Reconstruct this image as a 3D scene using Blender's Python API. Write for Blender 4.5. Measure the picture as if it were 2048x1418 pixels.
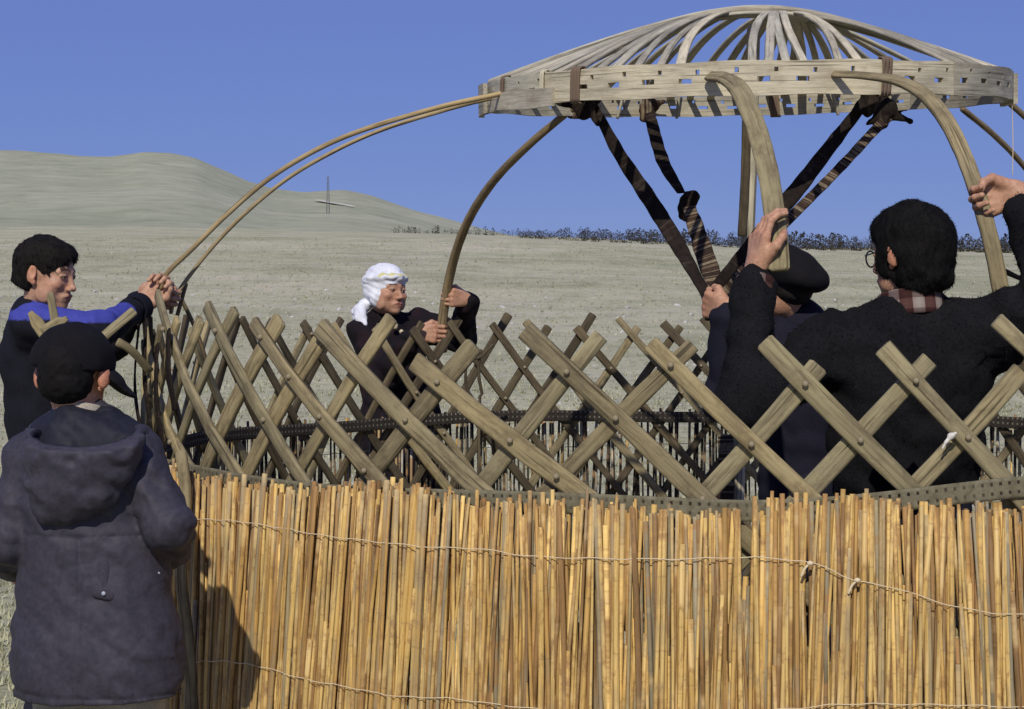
import bpy, bmesh, math, random
import numpy as np
from mathutils import Vector, Matrix
random.seed(7); RNG = np.random.default_rng(7)
for o in list(bpy.data.objects): bpy.data.objects.remove(o)
SC = bpy.context.scene
COL = SC.collection
R_ = math.radians

# ------------------------------------------------------------------ camera, sky, sun, exposure
F, CX, HY, HC = 3600.0, 1024.0, 620.0, 1.4      # photo focal length in px, principal column, eye-level row, eye height
cam = bpy.data.cameras.new('camera'); camo = bpy.data.objects.new('camera', cam); COL.objects.link(camo)
camo.location = (0, 0, HC); camo.rotation_euler = (R_(90), 0, 0)
cam.sensor_width = 36; cam.lens = 36 * F / 2048
cam.shift_y = -(709 - HY) / 2048
cam.clip_start = 0.1; cam.clip_end = 20000
SC.camera = camo
SUN_AZ, SUN_EL = R_(9), R_(40)                  # light travels towards +Y, a little to the right, and down
sun = bpy.data.lights.new('sun', 'SUN'); suno = bpy.data.objects.new('sun', sun); COL.objects.link(suno)
sdir = Vector((math.sin(SUN_AZ) * math.cos(SUN_EL), math.cos(SUN_AZ) * math.cos(SUN_EL), -math.sin(SUN_EL)))
suno.rotation_euler = sdir.to_track_quat('-Z', 'Y').to_euler(); suno.location = (-2, -8, 12)
sun.energy = 3.4; sun.angle = R_(0.6); sun.color = (1.0, 0.955, 0.86)
W = bpy.data.worlds.new('World'); SC.world = W; W.use_nodes = True
nt = W.node_tree; bg = nt.nodes['Background']
sky = nt.nodes.new('ShaderNodeTexSky'); sky.sky_type = 'NISHITA'; sky.sun_disc = False
sky.sun_elevation = SUN_EL
sky.sun_rotation = math.atan2(-sdir.x, -sdir.y)
sky.air_density = 1.0; sky.dust_density = 0.3; sky.ozone_density = 6.0; sky.altitude = 1500
mx = nt.nodes.new('ShaderNodeMix'); mx.data_type = 'RGBA'; mx.inputs[0].default_value = .80
mx.inputs[7].default_value = (1.22, 1.72, 5.1, 1)      # deep autumn blue evens out the whole dome
nt.links.new(sky.outputs[0], mx.inputs[6]); nt.links.new(mx.outputs[2], bg.inputs[0]); bg.inputs[1].default_value = 0.10
SC.view_settings.view_transform = 'Standard'; SC.view_settings.look = 'None'
SC.view_settings.exposure = 0.0; SC.view_settings.gamma = 1.0
SC.render.engine = 'CYCLES'

# ------------------------------------------------------------------ helpers
def P(x, y, d):
    "the point at photo pixel column x, row y and d metres in front of the camera"
    return Vector(((x - CX) / F * d, d, HC + (HY - y) / F * d))
YC = Vector((0.83, 6.25, 0)); YR = 2.07          # yurt centre and wall radius
def cyl(x, y, r=YR, back=False):
    "pixel -> (angle, z) on the yurt wall cylinder"
    k = (x - CX) / F
    a = k * k + 1; b = -2 * (k * YC.x + YC.y); c = YC.x ** 2 + YC.y ** 2 - r * r
    disc = max(b * b - 4 * a * c, 0.0)
    t = (-b + (1 if back else -1) * math.sqrt(disc)) / (2 * a)
    return math.atan2(t - YC.y, k * t - YC.x), HC + (HY - y) / F * t
def onwall(th, z, r=YR): return Vector((YC.x + r * math.cos(th), YC.y + r * math.sin(th), z))

def mat(name, base=(.5, .5, .5), rough=.8, build=None, spec=.3):
    m = bpy.data.materials.new(name); m.use_nodes = True
    t = m.node_tree; b = t.nodes['Principled BSDF']
    b.inputs['Base Color'].default_value = (*base, 1); b.inputs['Roughness'].default_value = rough
    b.inputs['Specular IOR Level'].default_value = spec
    if build: build(t, b)
    return m
def N(t, kind, **kw):
    n = t.nodes.new(kind)
    for k, v in kw.items():
        if k in ('operation', 'blend_type', 'data_type', 'attribute_name', 'noise_dimensions', 'wave_type', 'bands_direction', 'feature', 'wave_profile', 'interpolation'): setattr(n, k, v)
        else: n.inputs[k].default_value = v
    return n
def ramp(t, fac, stops):
    r = t.nodes.new('ShaderNodeValToRGB'); e = r.color_ramp.elements
    while len(e) < len(stops): e.new(0.5)
    for i, (p, c) in enumerate(stops):
        e[i].position = p; e[i].color = (*c, 1) if len(c) == 3 else c
    t.links.new(fac, r.inputs[0]); return r.outputs[0]
def mixc(t, fac, a, b, mode='MIX'):
    m = t.nodes.new('ShaderNodeMix'); m.data_type = 'RGBA'; m.blend_type = mode
    for sock, v in ((m.inputs[0], fac), (m.inputs[6], a), (m.inputs[7], b)):
        if hasattr(v, 'links') or hasattr(v, 'is_linked'): t.links.new(v, sock)
        else: sock.default_value = v if isinstance(v, float) else (*v, 1)
    return m.outputs[2]
def noise(t, scale, detail=4, rough=.6, vec=None, stretch=None, coord='Object'):
    tc = t.nodes.new('ShaderNodeTexCoord'); src = tc.outputs[coord]
    if stretch:
        mp = t.nodes.new('ShaderNodeMapping'); mp.inputs['Scale'].default_value = stretch
        t.links.new(src, mp.inputs[0]); src = mp.outputs[0]
    n = N(t, 'ShaderNodeTexNoise', Scale=scale, Detail=detail, Roughness=rough)
    t.links.new(src, n.inputs['Vector']); return n.outputs[0]
def bump(t, b, h, strength=.4, dist=.01):
    n = N(t, 'ShaderNodeBump', Strength=strength, Distance=dist)
    t.links.new(h, n.inputs['Height']); t.links.new(n.outputs[0], b.inputs['Normal'])

def mesh_from(name, verts, faces, smooth=True, cols=None):
    me = bpy.data.meshes.new(name); me.from_pydata(verts if isinstance(verts, list) else verts.tolist(), [], faces if isinstance(faces, list) else faces.tolist())
    if smooth: me.polygons.foreach_set('use_smooth', [True] * len(me.polygons))
    if cols is not None:
        a = me.color_attributes.new('col', 'FLOAT_COLOR', 'POINT')
        c = np.ones((len(me.vertices), 4), dtype=np.float32); c[:, :3] = np.asarray(cols)[:, :3]
        a.data.foreach_set('color', c.ravel())
    me.update(); return me
def obj(name, me, m=None, parent=None, loc=(0, 0, 0)):
    o = bpy.data.objects.new(name, me); COL.objects.link(o); o.location = loc
    if parent is not None: o.parent = parent
    if m is not None and me is not None and not me.materials: me.materials.append(m)
    return o
def tag(o, label=None, cat=None, group=None, kind=None):
    if label: o['label'] = label
    if cat: o['category'] = cat
    if group: o['group'] = group
    if kind: o['kind'] = kind
    return o
def empty(name, loc=(0, 0, 0)):
    o = bpy.data.objects.new(name, None); COL.objects.link(o); o.location = loc; o.empty_display_size = .1; return o

def smooth_path(pts, n):
    "Catmull-Rom through pts"
    pts = [Vector(p) for p in pts]
    if len(pts) == 2: return [pts[0].lerp(pts[1], i / (n - 1)) for i in range(n)]
    L = [0]
    for a, b in zip(pts, pts[1:]): L.append(L[-1] + (b - a).length)
    out = []
    for i in range(n):
        s = L[-1] * i / (n - 1); k = 0
        while k < len(pts) - 2 and s > L[k + 1]: k += 1
        u = (s - L[k]) / (L[k + 1] - L[k])
        p1, p2 = pts[k], pts[k + 1]
        p0 = pts[k - 1] if k > 0 else p1 * 2 - p2
        p3 = pts[k + 2] if k + 2 < len(pts) else p2 * 2 - p1
        out.append(0.5 * ((2 * p1) + (p2 - p0) * u + (2 * p0 - 5 * p1 + 4 * p2 - p3) * u * u + (3 * p1 - p0 - 3 * p2 + p3) * u ** 3))
    return out
def rect_section(k=.28):
    c = 1 - k
    return [(-1, -c), (-c, -1), (c, -1), (1, -c), (1, c), (c, 1), (-c, 1), (-1, c)]
def round_section(n=8): return [(math.cos(2 * math.pi * i / n), math.sin(2 * math.pi * i / n)) for i in range(n)]
def sweep(path, w, h, normal, sec, base=(0, 0, 0), taper=None, jitter=0, capround=.6):
    """verts/faces of a section swept along path; normal(i,p) gives the thickness direction; w,h full width and thickness"""
    base = Vector(base); n = len(path); V = []; Fc = []; m = len(sec)
    ph = random.random() * 9
    for i, p in enumerate(path):
        T = (path[min(i + 1, n - 1)] - path[max(i - 1, 0)]).normalized()
        nn = normal(i, p) if callable(normal) else Vector(normal)
        nn = (nn - T * nn.dot(T)).normalized(); ww = T.cross(nn).normalized()
        s = taper(i / (n - 1)) if taper else 1.0
        if jitter: s *= 1 + jitter * math.sin(i * 1.7 + ph) * .5 + jitter * (random.random() - .5)
        off = Vector((0, 0, 0))
        for a, b in sec:
            V.append(tuple(p + off + ww * (a * w * .5 * s) + nn * (b * h * .5 * s) - base))
    for i in range(n - 1):
        for j in range(m):
            Fc.append((i * m + j, i * m + (j + 1) % m, (i + 1) * m + (j + 1) % m, (i + 1) * m + j))
    if capround:
        for e, sgn in ((0, -1), (n - 1, 1)):
            T = (path[min(e + 1, n - 1)] - path[max(e - 1, 0)]).normalized() * sgn
            c0 = path[e] + T * (capround * h * .5) - base
            k = len(V)
            for j in range(m):
                q = Vector(V[e * m + j]); V.append(tuple(c0 + (q - (path[e] - base)) * .72))
            for j in range(m):
                f = (e * m + j, k + j, k + (j + 1) % m, e * m + (j + 1) % m)
                Fc.append(f if sgn < 0 else f[::-1])
            f = tuple(k + j for j in range(m)); Fc.append(f[::-1] if sgn < 0 else f)
    else:
        Fc.append(tuple(range(m))[::-1]); Fc.append(tuple((n - 1) * m + j for j in range(m)))
    return V, Fc
class MB:
    def __init__(s): s.v = []; s.f = []; s.c = []
    def add(s, vf, col=None):
        k = len(s.v); s.v += [tuple(v) for v in vf[0]]; s.f += [tuple(i + k for i in f) for f in vf[1]]
        if col is not None: s.c += [col] * len(vf[0])
    def mesh(s, name, smooth=True): return mesh_from(name, s.v, s.f, smooth, np.array(s.c) if s.c else None)
def icos(c, r, sub=1, sq=(1, 1, 1)):
    bm = bmesh.new(); bmesh.ops.create_icosphere(bm, subdivisions=sub, radius=1)
    bm.verts.index_update()
    v = [(c[0] + q.co.x * r * sq[0], c[1] + q.co.y * r * sq[1], c[2] + q.co.z * r * sq[2]) for q in bm.verts]
    f = [tuple(x.index for x in p.verts) for p in bm.faces]; bm.free(); return v, f

# ------------------------------------------------------------------ implicit surfaces for bodies and clothes
_NG = RNG.random((32, 32, 32)).astype(np.float32)
def vnoise(X, Y, Z, s):
    "tileable value noise in -1..1"
    x, y, z = X / s, Y / s, Z / s
    ix, iy, iz = np.floor(x).astype(int), np.floor(y).astype(int), np.floor(z).astype(int)
    fx, fy, fz = x - ix, y - iy, z - iz
    fx, fy, fz = (q * q * (3 - 2 * q) for q in (fx, fy, fz))
    r = 0
    for a in (0, 1):
        for b in (0, 1):
            for c in (0, 1):
                r = r + _NG[(ix + a) % 32, (iy + b) % 32, (iz + c) % 32] * (fx if a else 1 - fx) * (fy if b else 1 - fy) * (fz if c else 1 - fz)
    return r * 2 - 1
class Blob:
    def __init__(s, vox): s.vox = vox; s.p = []
    def cap(s, a, b, ra, rb=None, k=.02, op='u', flat=None):
        a, b = np.array(a, float), np.array(b, float); rb = ra if rb is None else rb
        s.p.append(('cap', a, b, ra, rb, k, op, flat)); return s
    def ell(s, c, r, k=.02, op='u', M=None):
        s.p.append(('ell', np.array(c, float), np.array(r, float), None if M is None else np.array(M, float), None, k, op, None)); return s
    def chain(s, pts, rs, k=.02, op='u', flat=None):
        for i in range(len(pts) - 1): s.cap(pts[i], pts[i + 1], rs[i], rs[i + 1], k, op, flat)
        return s
    def box_of(s, q):
        if q[0] == 'cap':
            r = max(q[3], q[4]); lo = np.minimum(q[1], q[2]) - r; hi = np.maximum(q[1], q[2]) + r
        else:
            r = q[2].max() if q[3] is not None else q[2]; lo = q[1] - r; hi = q[1] + r
        return lo, hi
    def mesh(s, wr=None):
        un = [q for q in s.p if q[6] == 'u']
        bx = [s.box_of(q) for q in un]
        pad = 4 * s.vox + .01
        lo = np.min([b[0] for b in bx], 0) - pad; hi = np.max([b[1] for b in bx], 0) + pad
        n = np.ceil((hi - lo) / s.vox).astype(int) + 1
        f = np.full(n, 1.0, dtype=np.float32)
        ax = [lo[i] + s.vox * np.arange(n[i]) for i in range(3)]
        for q in s.p:
            l, h = s.box_of(q); k = q[5]; m = k + 4 * s.vox
            i0 = np.clip(np.floor((l - m - lo) / s.vox).astype(int), 0, n - 1); i1 = np.clip(np.ceil((h + m - lo) / s.vox).astype(int) + 1, 1, n)
            if (i1 <= i0).any(): continue
            X, Y, Z = np.meshgrid(ax[0][i0[0]:i1[0]], ax[1][i0[1]:i1[1]], ax[2][i0[2]:i1[2]], indexing='ij')
            if q[0] == 'cap':
                a, b = q[1], q[2]; px, py, pz = X - a[0], Y - a[1], Z - a[2]; ab = b - a
                if q[7] is not None:
                    nrm = np.array(q[7][0], float); nrm /= np.linalg.norm(nrm); sc = q[7][1] - 1
                    dn = px * nrm[0] + py * nrm[1] + pz * nrm[2]
                    px, py, pz = px + sc * dn * nrm[0], py + sc * dn * nrm[1], pz + sc * dn * nrm[2]
                    ab = ab + sc * ab.dot(nrm) * nrm
                L2 = max(ab.dot(ab), 1e-9)
                t = np.clip((px * ab[0] + py * ab[1] + pz * ab[2]) / L2, 0, 1)
                d = np.sqrt((px - t * ab[0]) ** 2 + (py - t * ab[1]) ** 2 + (pz - t * ab[2]) ** 2) - (q[3] + t * (q[4] - q[3]))
            else:
                px, py, pz = X - q[1][0], Y - q[1][1], Z - q[1][2]
                if q[3] is not None:
                    M = q[3]     # rows = local axes
                    px, py, pz = (M[i][0] * px + M[i][1] * py + M[i][2] * pz for i in range(3))
                r = q[2]
                k0 = np.sqrt((px / r[0]) ** 2 + (py / r[1]) ** 2 + (pz / r[2]) ** 2) + 1e-9
                k1 = np.sqrt((px / r[0] ** 2) ** 2 + (py / r[1] ** 2) ** 2 + (pz / r[2] ** 2) ** 2) + 1e-9
                d = k0 * (k0 - 1) / k1
            sl = (slice(i0[0], i1[0]), slice(i0[1], i1[1]), slice(i0[2], i1[2])); g = f[sl]
            if q[6] == 'u':
                hh = np.clip(.5 + .5 * (g - d) / k, 0, 1); f[sl] = g * (1 - hh) + d * hh - k * hh * (1 - hh)
            else:
                hh = np.clip(.5 - .5 * (g + d) / k, 0, 1); f[sl] = g * (1 - hh) - d * hh + k * hh * (1 - hh)
        if wr is not None:
            near = np.abs(f) < .06
            idx = np.nonzero(near)
            f[near] += wr(ax[0][idx[0]], ax[1][idx[1]], ax[2][idx[2]]).astype(np.float32)
        return nets(f, lo, s.vox)
def nets(f, lo, vox):
    ins = f < 0; nx, ny, nz = f.shape
    cor = [(i, j, k) for i in (0, 1) for j in (0, 1) for k in (0, 1)]
    sub = lambda A, c: A[c[0]:nx - 1 + c[0], c[1]:ny - 1 + c[1], c[2]:nz - 1 + c[2]]
    tot = sum(sub(ins, c).astype(np.int8) for c in cor)
    act = (tot > 0) & (tot < 8); ci = np.argwhere(act)
    idx = np.full(act.shape, -1, dtype=np.int64); idx[act] = np.arange(len(ci))
    pos = np.zeros((len(ci), 3)); cnt = np.zeros(len(ci))
    vals = {c: f[ci[:, 0] + c[0], ci[:, 1] + c[1], ci[:, 2] + c[2]] for c in cor}
    for a in cor:
        for d in range(3):
            if a[d]: continue
            b = list(a); b[d] = 1; b = tuple(b)
            fa, fb = vals[a], vals[b]; m = (fa < 0) != (fb < 0)
            t = np.where(m, fa / np.where(m, fa - fb, 1), 0)
            p = np.array(a, float)[None] + t[:, None] * (np.array(b) - np.array(a))[None]
            pos += p * m[:, None]; cnt += m
    V = (ci + pos / cnt[:, None]) * vox + lo
    Fs = []
    for d in range(3):
        s0 = [slice(None)] * 3; s1 = [slice(None)] * 3; s0[d] = slice(0, -1); s1[d] = slice(1, None)
        e = ins[tuple(s0)] != ins[tuple(s1)]
        ei = np.argwhere(e); u, v = (d + 1) % 3, (d + 2) % 3
        ok = (ei[:, u] > 0) & (ei[:, v] > 0) & (ei[:, u] < f.shape[u] - 1) & (ei[:, v] < f.shape[v] - 1); ei = ei[ok]
        q = []
        for du, dv in ((-1, -1), (0, -1), (0, 0), (-1, 0)):
            c = ei.copy(); c[:, u] += du; c[:, v] += dv; q.append(idx[c[:, 0], c[:, 1], c[:, 2]])
        q = np.stack(q, 1); fl = ins[tuple(ei.T)]
        q[~fl] = q[~fl][:, ::-1]; Fs.append(q)
    return V, np.concatenate(Fs)
def frame(fwd, up=(0, 0, 1)):
    x = Vector(fwd).normalized(); z = Vector(up); y = z.cross(x).normalized(); z = x.cross(y)
    return np.array([x, y, z])            # rows: local x,y,z axes in world

def sweepmesh(name, path, w, h, normal, sec=None, base=(0, 0, 0), **kw):
    "sweep + a 'col' vector per vertex: (metres along, metres across, metres through + random)"
    sec = sec or rect_section()
    V, Fc = sweep(path, w, h, normal, sec, base, **kw)
    m = len(sec); n = len(path); L = [0]
    for a, b in zip(path, path[1:]): L.append(L[-1] + (b - a).length)
    rnd = random.random() * 20
    c = []
    for k in range(len(V)):
        if k < n * m: i = k // m
        else: i = 0 if k < (n + 1) * m else n - 1
        a, b = sec[k % m]
        c.append((L[i] + rnd * 3, a * w * .5 + rnd, b * h * .5 + rnd * .7))
    return mesh_from(name, V, Fc, True, np.array(c))

# ------------------------------------------------------------------ materials
def grainvec(t, sc):
    a = N(t, 'ShaderNodeAttribute', attribute_name='col')
    mp = t.nodes.new('ShaderNodeMapping'); mp.inputs['Scale'].default_value = sc
    t.links.new(a.outputs['Vector'], mp.inputs[0]); return mp.outputs[0]
def nz(t, vec, scale, detail=4, rough=.6):
    n = N(t, 'ShaderNodeTexNoise', Scale=scale, Detail=detail, Roughness=rough); t.links.new(vec, n.inputs['Vector']); return n.outputs[0]
def objrand(t): return t.nodes.new('ShaderNodeObjectInfo').outputs['Random']
def wood_build(light, dark, stain, amt=.55):
    def b_(t, b):
        g = nz(t, grainvec(t, (5, 70, 70)), 1.6, 6, .65)
        c = ramp(t, g, [(.3, dark), (.52, light), (.75, tuple(min(1, x * 1.18) for x in light))])
        s = nz(t, grainvec(t, (11, 22, 22)), 1.3, 5, .7)
        sf = ramp(t, s, [(.48, (0, 0, 0)), (.68, (amt, amt, amt))])
        c = mixc(t, sf, c, stain)
        ck = nz(t, grainvec(t, (2.2, 110, 110)), 1.2, 3, .5)
        c = mixc(t, ramp(t, ck, [(.60, (0, 0, 0)), (.66, (.75, .75, .75))]), c, tuple(x * .32 for x in dark))
        pt = nz(t, grainvec(t, (3.5, 9, 9)), 1.0, 3, .5)
        c = mixc(t, 1.0, c, ramp(t, pt, [(.32, (.72, .72, .73)), (.5, (1, 1, 1)), (.68, (1.16, 1.14, 1.1))]), 'MULTIPLY')
        r = ramp(t, objrand(t), [(0, (.70, .69, .68)), (.35, (1.0, .97, .94)), (.6, (.88, .90, .90)), (1, (1.18, 1.12, 1.0))])
        c = mixc(t, 1.0, c, r, 'MULTIPLY')
        t.links.new(c, b.inputs['Base Color'])
        bump(t, b, g, .5, .004)
    return b_
M = {}
M['slat'] = mat('weathered_wood', rough=.85, build=wood_build((.30, .25, .143), (.17, .136, .078), (.115, .088, .052), .65), spec=.15)
M['ringwood'] = mat('bleached_wood', rough=.8, build=wood_build((.50, .465, .365), (.34, .305, .23), (.25, .21, .15), .5), spec=.15)
M['darkslat'] = mat('dark_wood', rough=.9, build=wood_build((.115, .092, .058), (.062, .048, .032), (.035, .027, .018), .5), spec=.1)
M['rafter'] = mat('rafter_wood', rough=.75, build=wood_build((.36, .28, .155), (.21, .15, .08), (.16, .11, .06), .4), spec=.2)
M['darkpole'] = mat('bark_pole_wood', rough=.8, build=wood_build((.22, .17, .10), (.12, .09, .055), (.07, .05, .03), .5), spec=.2)
def reed_shader(mass):
    def f(t, b):
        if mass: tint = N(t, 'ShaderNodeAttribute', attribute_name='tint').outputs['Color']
        else: tint = ramp(t, objrand(t), [(0, (.24, .14, .06)), (.08, (.38, .22, .08)), (.20, (.54, .325, .105)), (.40, (.65, .415, .13)), (.66, (.74, .51, .18)), (.86, (.63, .43, .16)), (.94, (.40, .31, .16)), (1, (.29, .25, .16))])
        g = nz(t, grainvec(t, (5, 190, 190)), 1.0, 5, .65)
        c = mixc(t, 1.0, tint, ramp(t, g, [(.3, (.55, .50, .44)), (.55, (1, 1, 1)), (.8, (1.14, 1.12, 1.04))]), 'MULTIPLY')
        s = nz(t, grainvec(t, (7.5, 12, 12)), 1.5, 5, .7)
        c = mixc(t, ramp(t, s, [(.50, (0, 0, 0)), (.62, (.85, .85, .85))]), c, (.33, .18, .07))
        s2 = nz(t, grainvec(t, (2.6, 2, 2)), 1.1, 4, .6)
        c = mixc(t, ramp(t, s2, [(.53, (0, 0, 0)), (.66, (.75, .75, .75))]), c, (.30, .24, .15))
        s3 = nz(t, grainvec(t, (4.5, 2.6, 2.6)), 1.3, 4, .6)
        c = mixc(t, ramp(t, s3, [(.56, (0, 0, 0)), (.68, (.7, .7, .7))]), c, (.72, .52, .24))
        # joints of the culm: narrow dark rings every 17 to 20 cm
        a = N(t, 'ShaderNodeAttribute', attribute_name='col'); sp = t.nodes.new('ShaderNodeSeparateXYZ'); t.links.new(a.outputs['Vector'], sp.inputs[0])
        m = N(t, 'ShaderNodeMath', operation='PINGPONG'); t.links.new(sp.outputs[0], m.inputs[0]); m.inputs[1].default_value = .093
        c = mixc(t, ramp(t, m.outputs[0], [(0, (.4, .4, .4)), (.002, (.3, .3, .3)), (.004, (0, 0, 0))]), c, (.24, .15, .07))
        t.links.new(c, b.inputs['Base Color']); bump(t, b, g, .5, .002)
    return f
M['reed'] = mat('reed', rough=.6, build=reed_shader(False), spec=.22)
M['reedstuff'] = mat('reed_mass', rough=.6, build=reed_shader(True), spec=.22)
def band_build(t, b, c0=(.115, .10, .062), c1=(.20, .18, .12), c2=(.018, .014, .011)):
    # woven band: small dark lozenges in rows, coordinates in metres along and across
    a = N(t, 'ShaderNodeAttribute', attribute_name='col'); sp = t.nodes.new('ShaderNodeSeparateXYZ'); t.links.new(a.outputs['Vector'], sp.inputs[0])
    def wave(sock, period, off=0.0):
        m = N(t, 'ShaderNodeMath', operation='MULTIPLY'); t.links.new(sock, m.inputs[0]); m.inputs[1].default_value = 2 * math.pi / period
        ad = N(t, 'ShaderNodeMath', operation='ADD'); t.links.new(m.outputs[0], ad.inputs[0]); ad.inputs[1].default_value = off
        s = N(t, 'ShaderNodeMath', operation='SINE'); t.links.new(ad.outputs[0], s.inputs[0]); return s.outputs[0]
    u = wave(sp.outputs[0], .022); v = wave(sp.outputs[1], .022)
    g1 = ramp(t, u, [(.55, (0, 0, 0)), (.62, (1, 1, 1))]); g2 = ramp(t, v, [(.35, (0, 0, 0)), (.45, (1, 1, 1))])
    f = mixc(t, 1.0, g1, g2, 'MULTIPLY')
    n = nz(t, grainvec(t, (60, 60, 60)), 1.0, 3); base = ramp(t, n, [(.3, c0), (.7, c1)])
    big = nz(t, grainvec(t, (3, 3, 3)), 1.0, 2); f2 = mixc(t, ramp(t, big, [(.4, (.45, .45, .45)), (.6, (1, 1, 1))]), (0, 0, 0), f)
    t.links.new(mixc(t, f2, base, c2), b.inputs['Base Color']); bump(t, b, n, .5, .003)
M['band'] = mat('woven_band', rough=.95, build=band_build, spec=.05)
M['band_dark'] = mat('dark_woven_band', rough=.95, build=lambda t, b: band_build(t, b, (.026, .021, .017), (.05, .042, .034), (.20, .18, .14)), spec=.05)
def strap_build(t, b):
    n = nz(t, grainvec(t, (14, 2, 2)), 1.0, 2); n2 = nz(t, grainvec(t, (70, 70, 70)), 1.0, 3)
    c = ramp(t, n, [(.0, (.02, .015, .013)), (.56, (.024, .018, .015)), (.60, (.05, .038, .03)), (.63, (.026, .018, .015)), (1, (.034, .018, .015))])
    t.links.new(mixc(t, 1.0, c, ramp(t, n2, [(.3, (.6, .6, .6)), (.7, (1.2, 1.2, 1.2))]), 'MULTIPLY'), b.inputs['Base Color']); bump(t, b, n2, .6, .003)
M['strap'] = mat('dark_wool_strap', rough=.95, build=strap_build, spec=.05)
def strap2_build(t, b):
    a = N(t, 'ShaderNodeAttribute', attribute_name='col'); sp = t.nodes.new('ShaderNodeSeparateXYZ'); t.links.new(a.outputs['Vector'], sp.inputs[0])
    n = nz(t, grainvec(t, (26, .6, .6)), 1.0, 1); n2 = nz(t, grainvec(t, (90, 90, 90)), 1.0, 3)
    c = ramp(t, n, [(0, (.03, .02, .016)), (.44, (.045, .03, .022)), (.49, (.26, .21, .14)), (.53, (.06, .038, .028)), (.62, (.05, .03, .022)), (.66, (.22, .165, .105)), (1, (.16, .115, .07))])
    t.links.new(mixc(t, 1.0, c, ramp(t, n2, [(.3, (.6, .6, .6)), (.7, (1.2, 1.2, 1.2))]), 'MULTIPLY'), b.inputs['Base Color']); bump(t, b, n2, .6, .003)
M['strap2'] = mat('striped_wool_strap', rough=.95, build=strap2_build, spec=.05)
M['lacing'] = mat('red_brown_lacing', (.17, .12, .085), .95, spec=.05)
M['twine'] = mat('pale_twine', (.68, .56, .37), .9, spec=.1)
M['rivet'] = mat('leather_knot', (.27, .225, .145), .9, spec=.1)
def vcol(t, b):
    a = N(t, 'ShaderNodeAttribute', attribute_name='col'); t.links.new(a.outputs['Color'], b.inputs['Base Color'])
def skin_build(t, b):
    a = N(t, 'ShaderNodeAttribute', attribute_name='col'); n = noise(t, 90, 3)
    c = mixc(t, 1.0, a.outputs['Color'], ramp(t, n, [(.3, (.80, .76, .73)), (.7, (1.1, 1.07, 1.05))]), 'MULTIPLY')
    n3 = noise(t, 22, 4); c = mixc(t, 1.0, c, ramp(t, n3, [(.35, (.88, .80, .77)), (.6, (1.05, 1.04, 1.02))]), 'MULTIPLY')
    t.links.new(c, b.inputs['Base Color'])
    b.inputs['Subsurface Weight'].default_value = .08; b.inputs['Subsurface Radius'].default_value = (.01, .004, .002); b.inputs['Subsurface Scale'].default_value = .5
    bump(t, b, noise(t, 160, 4), .35, .003)
M['skin'] = mat('skin', rough=.52, build=skin_build, spec=.35)
def cloth_build(scale=220, str_=.35):
    def f(t, b):
        a = N(t, 'ShaderNodeAttribute', attribute_name='col'); n = noise(t, scale, 3); n2 = noise(t, 9, 4)
        c = mixc(t, 1.0, a.outputs['Color'], ramp(t, n, [(.3, (.75, .75, .75)), (.7, (1.2, 1.2, 1.2))]), 'MULTIPLY')
        c = mixc(t, 1.0, c, ramp(t, n2, [(.3, (.82, .82, .84)), (.7, (1.12, 1.12, 1.1))]), 'MULTIPLY')
        t.links.new(c, b.inputs['Base Color']); bump(t, b, n, str_, .002)
    return f
M['cloth'] = mat('woven_cloth', rough=.92, build=cloth_build(), spec=.12)
M['shell'] = mat('nylon_shell', rough=.68, build=cloth_build(70, .10), spec=.25)
M['knit'] = mat('wool_knit', rough=1.0, build=cloth_build(130, .7), spec=.05)
M['hair'] = mat('hair', rough=.8, build=vcol, spec=.12)
M['metal'] = mat('pale_snap', (.34, .36, .42), .4, spec=.5)
M['blackplastic'] = mat('black_frame', (.012, .012, .014), .25, spec=.5)
def glassb(t, b): b.inputs['Transmission Weight'].default_value = 1.0; b.inputs['IOR'].default_value = 1.45
M['lens'] = mat('lens_glass', (.85, .9, .95), .03, glassb)
def plaid_build(t, b):
    a = N(t, 'ShaderNodeAttribute', attribute_name='col')     # col holds (angle metres, height metres, 0)
    sp = t.nodes.new('ShaderNodeSeparateXYZ'); t.links.new(a.outputs['Vector'], sp.inputs[0])
    out = []
    for i, per in ((0, .03), (1, .026)):
        m = N(t, 'ShaderNodeMath', operation='PINGPONG'); t.links.new(sp.outputs[i], m.inputs[0]); m.inputs[1].default_value = per
        d = N(t, 'ShaderNodeMath', operation='DIVIDE'); t.links.new(m.outputs[0], d.inputs[0]); d.inputs[1].default_value = per
        out.append(d.outputs[0])
    c1 = ramp(t, out[0], [(0, (.30, .27, .25)), (.45, (.26, .21, .19)), (.5, (.08, .04, .035)), (1, (.10, .05, .045))])
    c2 = ramp(t, out[1], [(0, (1, .95, .9)), (.5, (.9, .85, .8)), (.55, (.45, .36, .34)), (1, (.5, .42, .4))])
    t.links.new(mixc(t, 1.0, c1, c2, 'MULTIPLY'), b.inputs['Base Color'])
M['plaid'] = mat('plaid_shirt', rough=.9, build=plaid_build, spec=.1)

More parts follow.
